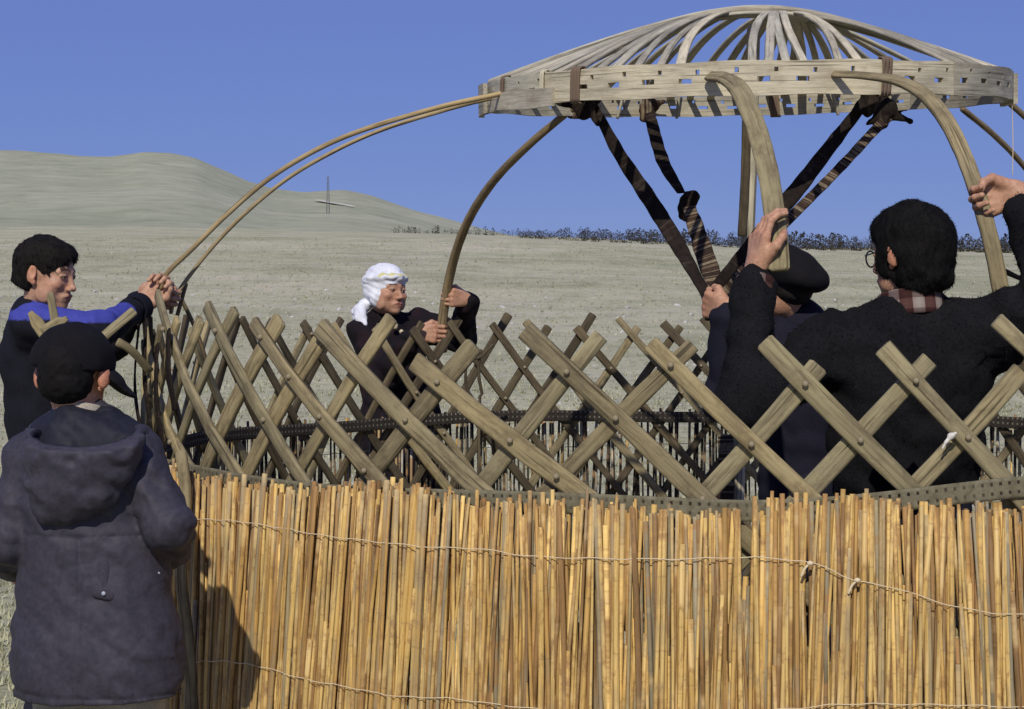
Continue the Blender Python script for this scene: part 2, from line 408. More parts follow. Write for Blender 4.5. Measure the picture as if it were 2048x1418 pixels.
def ground_build(t, b):
    big = noise(t, .16, 5, .6); mid = noise(t, .9, 6, .68); fine = noise(t, 7.0, 6, .75); st = noise(t, .35, 4, .6, stretch=(.35, 1.0, 1.0))
    c = ramp(t, big, [(.32, (.33, .325, .20)), (.5, (.42, .40, .26)), (.68, (.51, .465, .325))])
    c = mixc(t, ramp(t, st, [(.5, (0, 0, 0)), (.66, (.6, .6, .6))]), c, (.52, .475, .35))
    c = mixc(t, 1.0, c, ramp(t, mid, [(.3, (.72, .74, .70)), (.50, (1, 1, 1)), (.75, (1.14, 1.12, 1.1))]), 'MULTIPLY')
    c = mixc(t, 1.0, c, ramp(t, fine, [(.30, (.58, .59, .55)), (.47, (1, 1, 1)), (.72, (1.22, 1.20, 1.17))]), 'MULTIPLY')
    t.links.new(c, b.inputs['Base Color']); bump(t, b, fine, .7, .06)
M['ground'] = mat('dry_steppe', rough=.95, build=ground_build, spec=.05)
def hill_build(t, b):
    big = noise(t, .008, 6, .65); mid = noise(t, .06, 8, .72)
    c = ramp(t, big, [(.32, (.325, .335, .225)), (.6, (.40, .395, .28)), (.75, (.46, .44, .32))])
    c = mixc(t, 1.0, c, ramp(t, mid, [(.3, (.72, .73, .70)), (.5, (.96, .96, .95)), (.7, (1.1, 1.09, 1.07))]), 'MULTIPLY')
    t.links.new(c, b.inputs['Base Color'])
M['hill'] = mat('dry_hill', rough=1.0, build=hill_build, spec=.02)
M['tuft'] = mat('dry_grass', rough=.9, build=vcol, spec=.1)
M['stone'] = mat('pale_stone', rough=.9, build=vcol, spec=.15)
M['tree'] = mat('far_foliage', rough=.9, build=vcol, spec=.1)
M['mast'] = mat('mast_steel', (.16, .16, .17), .7, spec=.3)
M['track'] = mat('chalky_track', (.50, .48, .39), 1.0, spec=.02)

# ------------------------------------------------------------------ ground, hills
def lerp_tab(x, tab):
    if x <= tab[0][0]: return tab[0][1]
    for (a, b), (c, d) in zip(tab, tab[1:]):
        if x <= c: return b + (d - b) * (x - a) / (c - a)
    return tab[-1][1]
CREST = [(-3000, 490), (0, 477), (400, 474), (700, 474), (950, 477), (1150, 482), (1300, 489), (1500, 501), (1750, 508), (2048, 512), (4000, 530)]
FOOT = [(-3000, 470), (0, 466), (700, 462), (950, 468), (1150, 476), (1500, 492), (2048, 503), (4000, 520)]
RIDGE = [(-5000, 345), (-2600, 330), (-1200, 345), (-500, 322), (0, 303), (80, 309), (160, 313), (225, 312), (290, 305), (340, 307), (390, 316), (440, 338), (500, 364), (545, 381), (600, 387), (690, 386), (745, 396), (800, 412), (860, 430), (960, 459), (1050, 480), (1300, 506), (4000, 520)]
_NL = _NG[:, :, 5].tolist()
def snoise(x, y):
    ix, iy = math.floor(x), math.floor(y); fx, fy = x - ix, y - iy; fx = fx * fx * (3 - 2 * fx); fy = fy * fy * (3 - 2 * fy)
    A, B = _NL[ix % 32], _NL[(ix + 1) % 32]; j, k = iy % 32, (iy + 1) % 32
    return ((A[j] * (1 - fx) + B[j] * fx) * (1 - fy) + (A[k] * (1 - fx) + B[k] * fx) * fy) * 2 - 1
def fbm(x, y, s): return snoise(x / s + 7.3, y / s + 2.1) * .65 + snoise(x / s * 2.5 + 1.7, y / s * 2.5 + 9.2) * .35
def sst(a, b, x): u = min(1, max(0, (x - a) / (b - a))); return u * u * (3 - 2 * u)
def height(az, d):
    "terrain height; az in radians from +Y, d horizontal distance along Y-ish"
    x = CX + F * math.tan(max(-1.2, min(1.2, az)))
    fr = sst(2.2, 1.0, abs(az))                       # 1 in front of the camera, 0 behind
    e = lambda tab: (HY - lerp_tab(x, tab)) / F
    zc = HC + e(CREST) * 70
    if d < 12: z = 0.0
    elif d < 70: u = (d - 12) / 58; z = zc * (u ** 1.12 if u > 0 else 0)
    else:
        zf = HC + e(FOOT) * 360
        z1 = HC + (e(CREST) - .010) * 110
        if d < 110: z = zc + (z1 - zc) * sst(70, 110, d)
        elif d < 360: z = z1 + (zf - z1) * ((d - 110) / 250)
        else:
            zr = HC + e(RIDGE) * 1500
            if d < 1500: u = (d - 360) / 1140; z = zf + (zr - zf) * (u ** 1.25)
            else: z = zr - (d - 1500) * .05
    z *= fr
    X, Y = d * math.tan(max(-1.2, min(1.2, az))), d
    if d > 10: z += fbm(X, Y, 9) * .10 * min(1, (d - 10) / 20)
    if d > 120: z += (fbm(X, Y, 130) + .4 * fbm(X, Y, 47)) * min(4.0, (d - 120) * .008)
    return z
azs = sorted(set([round(a, 4) for a in list(np.linspace(-.42, .42, 260)) + list(np.linspace(-math.pi, -.42, 40)) + list(np.linspace(.42, math.pi, 40))]))
def sheet(name, ds, m, center=False):
    V = []; Fc = []; n = len(azs)
    for d in ds:
        for a in azs:
            if abs(a) < 1.0: r = d / math.cos(a)
            else: r = d / math.cos(1.0)
            V.append((r * math.sin(a), r * math.cos(a), height(a, d)))
    for i in range(len(ds) - 1):
        for j in range(n - 1):
            Fc.append((i * n + j, i * n + j + 1, (i + 1) * n + j + 1, (i + 1) * n + j))
    if center:
        k = len(V); V.append((0, 0, 0))
        for j in range(n - 1): Fc.append((k, j + 1, j))
    o = obj(name, mesh_from(name, V, [f[::-1] for f in Fc]), m); return tag(o, kind='structure')
sheet('ground', [1, 2.5, 4, 6, 8, 10, 12] + list(np.geomspace(13, 70, 50)) + list(np.geomspace(72, 360, 30)), M['ground'], True)
sheet('hills', [360] + list(np.geomspace(370, 1500, 48)) + [1600, 2000, 3000, 5000, 8000], M['hill'])
def ground_z(x, y):
    return height(math.atan2(x, y), y)

# short grass and stones on the near field
def tufts():
    V = []; Fc = []; Cc = []
    for _ in range(66000):
        d = 5.5 * (68 / 5.5) ** random.random() if random.random() < .8 else random.uniform(6, 22)
        px = random.uniform(-1100, 3100); x = (px - CX) / F * d
        if (x - YC.x) ** 2 + (d - YC.y) ** 2 < 2.3 ** 2: continue
        z = ground_z(x, d); s = random.uniform(.012, .045) * (1 + d / 90)
        b = random.random(); col = (.37 + .12 * b, .365 + .10 * b, .22 + .09 * b) if random.random() < .9 else (.25, .26, .15)
        for _b in range(4):
            a = random.uniform(0, 6.28); ln = random.uniform(.4, 1.4) * s; w = s * .16
            k = len(V); ca, sa = math.cos(a), math.sin(a)
            V += [(x - sa * w + ca * s * .2, d + ca * w + sa * s * .2, z - .004), (x + sa * w + ca * s * .2, d - ca * w + sa * s * .2, z - .004), (x + ca * (s * .3 + ln * .6), d + sa * (s * .3 + ln * .6), z + s * random.uniform(.5, 1.1))]
            Fc.append((k, k + 1, k + 2)); Cc += [col] * 3
    tag(obj('dry_grass', mesh_from('dry_grass', V, Fc, False, np.array(Cc)), M['tuft']), 'short dry grass covering the field behind the yurt', 'grass', kind='stuff')
    mb = MB(); bv, bf = icos((0, 0, 0), 1, 1)
    for _ in range(2000):
        d = random.uniform(6, 40); px = random.uniform(-1100, 3100); x = (px - CX) / F * d
        if (x - YC.x) ** 2 + (d - YC.y) ** 2 < 2.3 ** 2: continue
        z = ground_z(x, d); s = random.uniform(.008, .035) * random.random() ** .5 * (1 + d / 30); g = random.uniform(.34, .52)
        j = [1 + random.uniform(-.3, .3) for _ in bv]; sq = random.uniform(.4, .8)
        mb.add(([(x + v[0] * s * q, d + v[1] * s * q, z + v[2] * s * q * sq) for v, q in zip(bv, j)], bf), (g, g * .97, g * .88))
    tag(obj('pebbles', mb.mesh('pebbles', False), M['stone']), 'small pale stones strewn over the grassy field', 'stones', kind='stuff')
tufts()

# far belt of trees along the foot of the hills (one mass)
def treeline():
    V = []; Fc = []; Cc = []
    def tree(px, d, h, w):
        x = (px - CX) / F * d; z0 = ground_z(x, d) - .3
        n = int(120 + 90 * random.random()); g = random.uniform(.7, 1.2)
        tall = random.random() < .3
        for i in range(n):
            u = random.random() ** 1.25; zz = z0 + h * u
            rr = w * (math.sin(min(1, u * 1.05) * math.pi) ** .6 * (.5 if tall else .75) + .12) * math.sqrt(random.random())
            a = random.uniform(0, 6.28); q = Vector((x + rr * math.cos(a), d + rr * math.sin(a), zz)); s = random.uniform(.12, .34) * h * .3
            k = len(V)
            for _ in range(3): V.append(tuple(q + Vector((random.uniform(-1, 1), random.uniform(-1, 1), random.uniform(-1, 1.1))) * s))
            Fc.append((k, k + 1, k + 2)); c = random.uniform(.6, 1.3) * g; Cc.extend([(.052 * c, .047 * c, .032 * c)] * 3)
        k = len(V); V.extend([(x - .09, d, z0), (x + .09, d, z0), (x + .03, d, z0 + h * .8)]); Fc.append((k, k + 1, k + 2)); Cc.extend([(.06, .05, .04)] * 3)
    px = 1040
    while px < 2500:
        tree(px, random.uniform(296, 345), random.uniform(1.3, 2.7) * (.75 + .5 * sst(950, 1600, px)), random.uniform(1.0, 1.8)); px += random.uniform(2.4, 5.5)
    px = 790
    while px < 1060:
        tree(px, random.uniform(330, 352), random.uniform(1.0, 1.9), random.uniform(.7, 1.4)); px += random.uniform(5, 15)
    tag(obj('tree_belt', mesh_from('tree_belt', V, Fc, False, np.array(Cc)), M['tree']), 'dark low belt of distant trees along the horizon', 'trees', kind='stuff')
treeline()
# lattice mast on the far saddle
def mast():
    d = 900; b = P(656, 449, d); h = 95 / F * d
    b.z = ground_z(b.x, d) - .5; top = HC + (HY - 353) / F * d
    e = empty('lattice_mast', b); tag(e, 'thin grey lattice mast standing on the distant saddle', 'mast')
    H = top - b.z; 
    def leg_at(u, sx, sy): w = .75 * (1 - .6 * u); return Vector((sx * w, sy * w, H * u))
    for sx in (-1, 1):
        for sy in (-1, 1): obj('leg', sweepmesh('mast_leg', [leg_at(0, sx, sy), leg_at(1, sx, sy)], .22, .22, (0, 1, .01), round_section(5)), M['mast'], e)
    for i in range(14):
        u0, u1 = i / 14, (i + 1) / 14
        mb = MB()
        for (a, c) in (((-1, -1), (1, -1)), ((1, -1), (1, 1)), ((1, 1), (-1, 1)), ((-1, 1), (-1, -1))):
            mb.add(sweep([leg_at(u0, *a), leg_at(u1, *c)], .13, .13, (.3, .9, .01), round_section(4)))
        obj('brace', mb.mesh('mast_brace'), M['mast'], e)
mast()
tr = [];
for i in range(20):
    u = i / 19; px = 632 + 75 * u; d = 1180 - 60 * u; x = (px - CX) / F * d; tr.append(Vector((x, d, ground_z(x, d) + 1.3)))
tag(obj('hill_track', sweepmesh('hill_track', tr, 4.5, .2, (0, -.12, 1)), M['track']), kind='structure')

# ------------------------------------------------------------------ yurt wall lattice
wall = empty('lattice_wall', YC); tag(wall, 'round yurt wall of crossed weathered wooden slats', 'lattice wall')
wbase = Vector(YC)
def wall_slat(th0, z0, th1, z1, r, w, th=.016, n=12):
    bow, ph = random.uniform(-.006, .006), random.uniform(0, 6)
    pts = [onwall(th0 + (th1 - th0) * i / (n - 1) + bow * math.sin(i / (n - 1) * 3.14) + .0014 * math.sin(i * 1.3 + ph), z0 + (z1 - z0) * i / (n - 1), r + .004 * math.sin(i * .9 + th0 * 5)) for i in range(n)]
    me = sweepmesh('slat', pts, w, th, lambda i, p: Vector((p.x - YC.x, p.y - YC.y, 0)), base=wbase, jitter=.10, capround=random.choice((.1, .15, .5)))
    dark = math.sin((th0 + th1) / 2) > -.05 and random.random() < .8  # most slats on the far half take the darker wood
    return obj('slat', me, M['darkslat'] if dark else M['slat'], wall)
OUTF = [((258, 606), (335, 850)), ((285, 690), (388, 945)), ((312, 588), (470, 935)), ((415, 612), (605, 955)), ((508, 645), (790, 1005)), ((640, 655), (985, 1000)), ((830, 722), (1165, 990)), ((1050, 660), (1404, 995)), ((1300, 688), (1640, 1022)), ((1528, 684), (1828, 992)), ((1768, 695), (2012, 962)), ((1996, 640), (2260, 905))]
OUT = []
for a, b in OUTF:
    r = YR
    t0, z0 = cyl(*a); t1, z1 = cyl(*b)
    k = (t1 - t0) / (z1 - z0); OUT.append((t0, z0, k))
t0 = OUT[-1][0]; kout = -0.34
tend = OUT[0][0] + 2 * math.pi
n = round((tend - t0) / .104)
for i in range(1, n):
    OUT.append((t0 + (tend - t0) * i / n + random.uniform(-.012, .012), 1.35 + random.uniform(-.035, .03), kout + random.uniform(-.03, .03)))
INF = [(285, 640), (318, 655), (352, 640), (400, 640), (470, 622), (560, 640), (660, 650), (785, 636), (948, 692), (1200, 672), (1385, 690), (1638, 733), (1862, 720), (2042, 742), (2260, 720)]
INN = []
for i, a in enumerate(INF):
    t0, z0 = cyl(*a, r=YR - .02)
    INN.append((t0, z0, .47 + random.uniform(-.06, .05)))
t0 = INN[-1][0]; tend = INN[0][0] + 2 * math.pi; n = round((tend - t0) / .100)
for i in range(1, n):
    INN.append((t0 + (tend - t0) * i / n + random.uniform(-.012, .012), 1.34 + random.uniform(-.03, .03), .40 + random.uniform(-.03, .03)))
outs = []
for (t, z, k) in OUT:
    w = random.uniform(.036, .052) if t > R_(-135) and t < R_(-40) else random.uniform(.030, .040)
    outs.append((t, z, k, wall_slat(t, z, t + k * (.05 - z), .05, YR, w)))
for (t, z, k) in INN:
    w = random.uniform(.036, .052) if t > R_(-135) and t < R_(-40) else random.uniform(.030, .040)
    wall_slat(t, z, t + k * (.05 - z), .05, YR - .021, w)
rv, rf = icos((0, 0, 0), .0085, 1, (1, 1, 1)); rme = mesh_from('rivet', rv, rf)
for (t, z, k, so) in outs:
    for (t2, z2, k2) in INN:
        for wrap in (-2 * math.pi, 0, 2 * math.pi):
            # t + k*(zz-z) = t2 + k2*(zz-z2)
            zz = (t2 + wrap - t + k * z - k2 * z2) / (k - k2)
            if .85 < zz < min(z, z2) - .015 and random.random() < .72:
                th = t + k * (zz - z); p = onwall(th, zz, YR + .012 if math.sin(th) < .3 else YR - .033) - wbase
                obj('rivet', rme, M['rivet'], so, p)
# dark woven ties hanging down the folded left edge of the lattice
for i, (x, y0, y1) in enumerate(((284, 650, 905), (300, 640, 880), (322, 690, 900), (345, 660, 820))):
    a = cyl(x, y0); b = cyl(x + 14, y1)
    pts = smooth_path([onwall(a[0], a[1], YR + .012), onwall((a[0] + b[0]) / 2 + .01, (a[1] + b[1]) / 2, YR + .03), onwall(b[0], b[1], YR + .014)], 14)
    me = sweepmesh('woven_tie', pts, .035, .007, lambda i, p: Vector((p.x - YC.x, p.y - YC.y, 0)), base=pts[-1], jitter=.2)
    tag(obj('woven_tie', me, M['strap'], None, pts[-1]), ['outermost dark woven tie on the left edge of the lattice', 'dark woven tie beside the outermost one, below the boy\'s hands', 'short dark tie on the third slat from the left lattice edge', 'innermost dark tie hanging near the left lattice edge'][i], 'tie', 'ties on the left lattice edge')

# woven girth band around the wall
def band(z, ths, r, w, name, label, m='band'):
    pts = [onwall(t, z(t), r) for t in ths]
    me = sweepmesh(name, pts, w, .006, lambda i, p: Vector((p.x - YC.x, p.y - YC.y, 0)), base=YC)
    return tag(obj(name, me, M[m], None, YC), label, 'woven band')
fr = [R_(a) for a in np.linspace(-172, -40, 110)]
band(lambda t: .934 + .055 * sst(R_(-100), R_(-78), t) + .006 * math.sin(t * 9), fr, YR + .016, .05, 'girth_band', 'grey patterned woven band along the top of the near reed screen')
bk = [R_(a) for a in np.linspace(-38, 186, 150)]
band(lambda t: .915 + .008 * math.sin(t * 7), bk, YR - .04, .05, 'girth_band', 'dark patterned band around the inside of the far wall', 'band_dark')

# ------------------------------------------------------------------ reed screens
def reed_mesh(n):
    bend = random.uniform(-.006, .006); L = 1.0
    path = [Vector((bend * math.sin(u * math.pi) , 0, u * L)) for u in np.linspace(0, 1, 5)]
    return sweepmesh('reed', path, 1, 1, (0, 1, 0), round_section(6), capround=0, jitter=.04)
# mesh with unit radius in x,y via object scale would distort the bend, so reeds are modelled at real diameters
REEDS = []
for dia in (.0080, .0095, .0112, .0130, .0155):
    for v in range(3):
        bx, by = random.uniform(-.010, .010), random.uniform(-.004, .004)
        path = [Vector((bx * math.sin(u * math.pi), by * math.sin(u * 5), u)) for u in np.linspace(0, 1, 6)]
        me = sweepmesh('reed', path, dia, dia, (0, 1, 0), round_section(6), capround=0, taper=lambda u: 1.06 - .16 * u, jitter=.03); me.materials.append(M['reed']); REEDS.append((dia, me))
screen = empty('reed_screen', YC); tag(screen, 'golden reed screen tied round the near side of the yurt', 'reed screen')
TH0, TH1 = R_(-167.5), R_(-76.5)
def lean(th):      # slow drift of the reeds' lean along the screen
    return .05 + .045 * math.sin(th * 5.1 + 1.0) - .10 * sst(R_(-92), R_(-80), th)
def topz(th): return .948 + .012 * math.sin(th * 11) + .010 * math.sin(th * 23 + 1) + .012 * sst(R_(-150), R_(-165), th)
def place_reed(me, th, r, z0, L, ln, parent, out=0.0):
    o = bpy.data.objects.new('reed', me); COL.objects.link(o); o.parent = parent
    p = onwall(th, z0, r) - YC; tn = Vector((-math.sin(th), math.cos(th), 0)); rd = Vector((math.cos(th), math.sin(th), 0))
    up = (Vector((0, 0, 1)) + tn * ln + rd * out).normalized()
    x = tn - up * tn.dot(up); x.normalize(); y = up.cross(x)
    m = Matrix((x, y, up)).transposed().to_4x4() @ Matrix.Rotation(random.choice((0, math.pi)), 4, 'Z')
    m = Matrix.Translation(p) @ m @ Matrix.Diagonal((1, 1, L, 1)); o.matrix_local = m
    return o
NR = 296; arc = (TH1 - TH0)
for i in range(NR):
    th = TH0 + arc * (i + .5) / NR + random.uniform(-.0035, .0035)
    dia, me = random.choice(REEDS)
    tz = topz(th) + random.gauss(0, .013) - (random.random() < .12) * random.uniform(.03, .42)
    z0 = random.uniform(.0, .03); ln = lean(th) + random.gauss(0, .028)
    place_reed(me, th - ln * .5 / YR * .9, YR + .042 + random.uniform(-.006, .006), z0, tz - z0, ln, screen, random.uniform(-.006, .006))
def reed_stuff(name, parent, ths, r, zt, dias, cols, lean_, zb=.0, gap=None):
    V = []; Fc = []; Cc = []; Tc = []
    for th in ths:
        if gap and random.random() < gap: continue
        dia = random.choice(dias); ln = lean_(th); tz = zt(th); col = random.choice(cols)
        rr = r + random.uniform(-.005, .005)
        pts = [onwall(th + ln * (u - .5) * tz / r, zb + (tz - zb) * u, rr + .003 * math.sin(u * 6 + th * 50)) for u in np.linspace(0, 1, 4)]
        v, f = sweep(pts, dia, dia, (math.cos(th), math.sin(th), 0.01), round_section(5), YC, capround=0)
        k = len(V); V += v; Fc += [tuple(a + k for a in q) for q in f]; rnd = random.random() * 10
        Cc += [(p[2] + rnd, rnd, rnd) for p in v]; j = random.uniform(.7, 1.2); Tc += [(col[0] * j, col[1] * j, col[2] * j)] * len(v)
    me = mesh_from(name, V, Fc, True, np.array(Cc)); a = me.color_attributes.new('tint', 'FLOAT_COLOR', 'POINT')
    c = np.ones((len(V), 4), dtype=np.float32); c[:, :3] = Tc; a.data.foreach_set('color', c.ravel())
    o = obj(name, me, M['reedstuff'], parent); o['kind'] = 'stuff'; return o
GOLD = [(.64, .41, .13), (.50, .30, .10), (.36, .21, .08), (.74, .51, .18), (.25, .145, .06), (.31, .26, .16)]
for lay in range(3):
    reed_stuff('reed_backing', screen, [t + random.uniform(-.003, .003) for t in np.linspace(TH0, TH1, 330) if random.random() < .95], YR + .019 + .0075 * lay, lambda th: topz(th) - .012 + random.gauss(0, .012) - (random.random() < .25) * random.uniform(.02, .35), (.0085, .0105, .0125, .014), GOLD, lambda th: lean(th) + random.gauss(0, .03))
reed_stuff('reed_continuation', screen, np.linspace(TH1 + .003, R_(-35), 130), YR + .03, lambda th: .95 + random.gauss(0, .012), (.010, .013, .015), GOLD, lambda th: random.gauss(-.02, .03))
# twine lines sewn along the near screen (pixel rows measured on the photograph, laid on the screen's own surface)
def twine_line(pts, r, name='twine', dia=.0023):
    q = [cyl(x, y, r) for x, y in pts]; P3 = [onwall(t, z, r) for t, z in q]
    path = smooth_path(P3, 160)
    path = [p + (Vector((p.x - YC.x, p.y - YC.y, 0)).normalized() * (r - Vector((p.x - YC.x, p.y - YC.y)).length + .0015 * math.sin(i * 2.1))) + Vector((0, 0, .0015 * math.sin(i * .9))) for i, p in enumerate(path)]
    return obj(name, sweepmesh(name, path, dia, dia, (0, 0, 1), round_section(5), base=YC), M['twine'], screen)
RT = YR + .0535
twine_line([(300, 1030), (390, 1038), (470, 1042), (560, 1056), (640, 1070), (720, 1080), (860, 1094), (960, 1098), (1060, 1112), (1200, 1117), (1360, 1118), (1500, 1115), (1600, 1122), (1660, 1138), (1705, 1160), (1790, 1176), (1880, 1205), (1970, 1224), (2060, 1230), (2200, 1232)], RT)
twine_line([(330, 1330), (430, 1322), (520, 1333), (600, 1356), (700, 1375), (790, 1392), (900, 1397), (1020, 1412), (1200, 1428), (1450, 1425), (1600, 1416), (1700, 1408), (1900, 1410), (2100, 1416)], RT)
def twk(x, y, d=.0045):
    t, z = cyl(x, y, RT); c = onwall(t, z, RT + .004) - YC; mb = MB()
    mb.add(icos(c, .007, 1, (1.3, 1, .9)))
    tn = Vector((-math.sin(t), math.cos(t), 0))
    mb.add(sweep(smooth_path([c, c - tn * .012 + Vector((0, 0, -.012)), c - tn * .02 + Vector((0, 0, -.03))], 6), .006, .005, (math.cos(t), math.sin(t), 0), round_section(5)))
    obj('knot', mb.mesh('knot'), M['twine'], screen)
twk(1714, 1160); twk(1620, 1126)
screen_b = empty('reed_screen', YC); tag(screen_b, 'dark reed screen behind the far side of the lattice', 'reed screen')
reed_stuff('reed_mass', screen_b, [t + random.uniform(-.002, .002) for t in np.arange(R_(-30), R_(184), .0078)], YR + .03, lambda th: .935 + random.gauss(0, .012), (.009, .0115, .013), [(.035, .03, .024)] * 5 + [(.07, .055, .04)] * 2 + [(.42, .40, .33)] + GOLD[:1], lambda th: random.gauss(0, .025), gap=.10)  # dark reeds; the pale grey ones paint in bright slits between them
for z in (.35, .78):
    pts = [onwall(t, z + .01 * math.sin(t * 6), YR + .047) for t in np.linspace(R_(-30), R_(184), 120)]
    obj('twine', sweepmesh('twine', pts, .0035, .0035, (0, 0, 1), round_section(5), base=YC), M['twine'], screen_b)

# ------------------------------------------------------------------ roof ring
RC = Vector((P(1491, 0, 6.25).x, 6.25, 2.105)); RR = .897; RH = .102; DH = .232
ring = empty('roof_ring', RC); tag(ring, 'large domed wooden roof ring of bent slats held up above the yurt', 'roof ring')
TILT = (Matrix.Rotation(R_(4.1), 4, 'X') @ Matrix.Rotation(R_(-.9), 4, 'Y'))
ring.matrix_world = Matrix.Translation(RC) @ TILT
def RHf(a): return .0895 - .0135 * math.sin(a)
def rim_board(a0, a1, r, z0, z1, name='rim_board', holes=True, thick=.022):
    "curved board with a row of oblong mortises and a row of peg holes, real openings"
    L = abs(a1 - a0) * r; per = .118; nper = max(1, round(L / per)); per = L / nper
    colE = [0, .030, .070, .082, .0945]; us = []
    for k in range(nper): us += [(k * per + c * per / .118, j) for j, c in enumerate(colE)]
    us.append((L, -1))
    Hf = (lambda a: (RHf(a) / RH) * z1 - z0); rows = [0, .38, .53, .66, .80, 1.0]
    ang = lambda u: a0 + (a1 - a0) * u / L
    bm = bmesh.new(); g = []
    for (u, j) in us:
        col = []
        for rr in rows:
            wob = .0022 * math.sin(u * 17 + rr * 4 + a0 * 3)
            a = ang(u); col.append(bm.verts.new((r * math.cos(a), r * math.sin(a), z0 + Hf(a) * rr + wob)))
        g.append(col)
    skip = set()
    for i in range(len(us) - 1):
        j = us[i][1]; kk = i // 5
        for q in range(5):
            if holes and ((j == 1 and q == 1 and random.random() < .9) or (j == 3 and q == 3 and random.random() < .9) or (j == 0 and q == 3 and False)): continue
            try: bm.faces.new((g[i][q], g[i + 1][q], g[i + 1][q + 1], g[i][q + 1]))
            except ValueError: pass
    bm.normal_update()
    geom = bmesh.ops.solidify(bm, geom=bm.faces[:], thickness=thick)
    bmesh.ops.recalc_face_normals(bm, faces=bm.faces[:])
    rnd = random.random() * 9
    me = bpy.data.meshes.new(name); bm.to_mesh(me)
    a = me.color_attributes.new('col', 'FLOAT_COLOR', 'POINT')
    c = np.ones((len(me.vertices), 4), dtype=np.float32)
    for v in me.vertices:
        th = math.atan2(v.co.y, v.co.x); c[v.index, :3] = (th * r + rnd, v.co.z + rnd, math.hypot(v.co.x, v.co.y))
    a.data.foreach_set('color', c.ravel()); bm.free()
    return obj(name, me, M['ringwood'], ring)
for i in range(4):
    a0 = R_(-142 + 90 * i); rim_board(a0, a0 + R_(90.0) - .004, RR, 0, RH)
# a doubled board along the left front
rim_board(R_(-176), R_(-139), RR + .014, -.012, RH * .50, holes=False, thick=.014)
rim_board(R_(-186), R_(-168), RR + .030, -.02, RH * .95, holes=False, thick=.014)
rim_board(R_(-14), R_(3), RR + .014, -.01, RH * .97, holes=True, thick=.014)
def wrap(a, w, m, n=5, h=None):
    "lacing wound round the rim"
    mb = MB(); h = RHf(a)
    for k in range(n):
        u = (k + .5) / n - .5; aa = a + u * w / RR; tn = Vector((-math.sin(aa), math.cos(aa), 0)); rd = Vector((math.cos(aa), math.sin(aa), 0))
        c = rd * (RR + .002); pts = []
        for s in ((.004, -.003), (.006, h * .5), (.004, h + .003), (-.010, h + .006), (-.025, h + .003), (-.027, h * .5), (-.025, -.003), (-.010, -.006), (.004, -.003)):
            pts.append(c + rd * s[0] + Vector((0, 0, s[1])) + tn * (s[1] * .06))
        mb.add(sweep(smooth_path(pts, 22), w / n * .95, .005, lambda i, p: (p - c - Vector((0, 0, h * .5))), rect_section(), capround=0))
    return obj('lacing', mb.mesh('lacing'), m, ring)
def rim_ang(px):     # rim angle on the near side for a photo column
    # solve for the near rim at that column
    k = (px - CX) / F; a = k * k + 1; b = -2 * (k * RC.x + RC.y); c = RC.x ** 2 + RC.y ** 2 - RR ** 2
    t = (-b - math.sqrt(max(0, b * b - 4 * a * c))) / (2 * a); return math.atan2(t - RC.y, k * t - RC.x)
wrap(rim_ang(1152), .036, M['lacing'], 3); wrap(rim_ang(1086), .018, M['ringwood'], 2); wrap(rim_ang(1770), .036, M['lacing'], 3)
wrap(rim_ang(1008), .02, M['lacing'], 2); wrap(R_(75), .04, M['lacing'], 3); wrap(R_(130), .04, M['lacing'], 3)
def dome_z(x, y):
    rho = min(1, math.hypot((x - .045 * (1 - abs(x) / RR)), y) / RR); q = (math.sqrt(rho * rho + .02) - .1414) / .8686; return RHf(math.atan2(y, x)) * sst(0, 1, rho) + RH * (1 - sst(0, 1, rho)) - .012 + DH * (1 - q ** 1.28)
def rib(p0, p1, w, th, sag=0.0, name='rib', lift=0.0, n=15):
    pts = []
    for i in range(n):
        u = i / (n - 1); uu = u
        x = p0[0] + (p1[0] - p0[0]) * uu; y = p0[1] + (p1[1] - p0[1]) * uu
        x += sag * math.sin(u * math.pi)
        pts.append(Vector((x, y, dome_z(x, y) + lift * u)))
    def nrm(i, p):
        e = .01; gx = (dome_z(p.x + e, p.y) - dome_z(p.x - e, p.y)) / (2 * e); gy = (dome_z(p.x, p.y + e) - dome_z(p.x, p.y - e)) / (2 * e)
        return Vector((-gx, -gy, 1))
    return obj(name, sweepmesh(name, pts, w, th, nrm, jitter=.05), M['ringwood'], ring)
# spine: bundle of arches running from end to end
for k, (yo, lf) in enumerate(((-.048, .0), (-.014, .006), (.020, .004), (.052, -.002))):
    e = math.sqrt(RR * RR - .0036) * .99; pts = []
    for i in range(31):
        u = -1 + 2 * i / 30; x = u * e; y = yo * (1 - .2 * abs(u)) + .02
        pts.append(Vector((x, y, dome_z(x, 0) + lf + .012)))
    obj('spine', sweepmesh('spine', pts, .030, .020, (0, 0, 1), jitter=.05), M['ringwood'], ring)
pl = [Vector((.04 + .24 * u, .0, dome_z(.04 + .24 * u, 0) - .004)) for u in np.linspace(-1.3, .75, 12)]
obj('spine_plate', sweepmesh('spine_plate', pl, .15, .016, (0, 0, 1)), M['ringwood'], ring)
NEARR = [-.96, -.92, -.875, -.82, -.76, -.695, -.63, -.56, -.485, -.41, -.335, -.10, -.045, .01, .06, .19, .255, .62, .68, .735, .79, .845, .90, .945]
FARR = [-.94, -.86, -.77, -.66, -.55, -.44, -.33, -.22, -.12, -.03, .08, .16, .23, .30, .37, .44, .52, .66, .75, .84, .92]
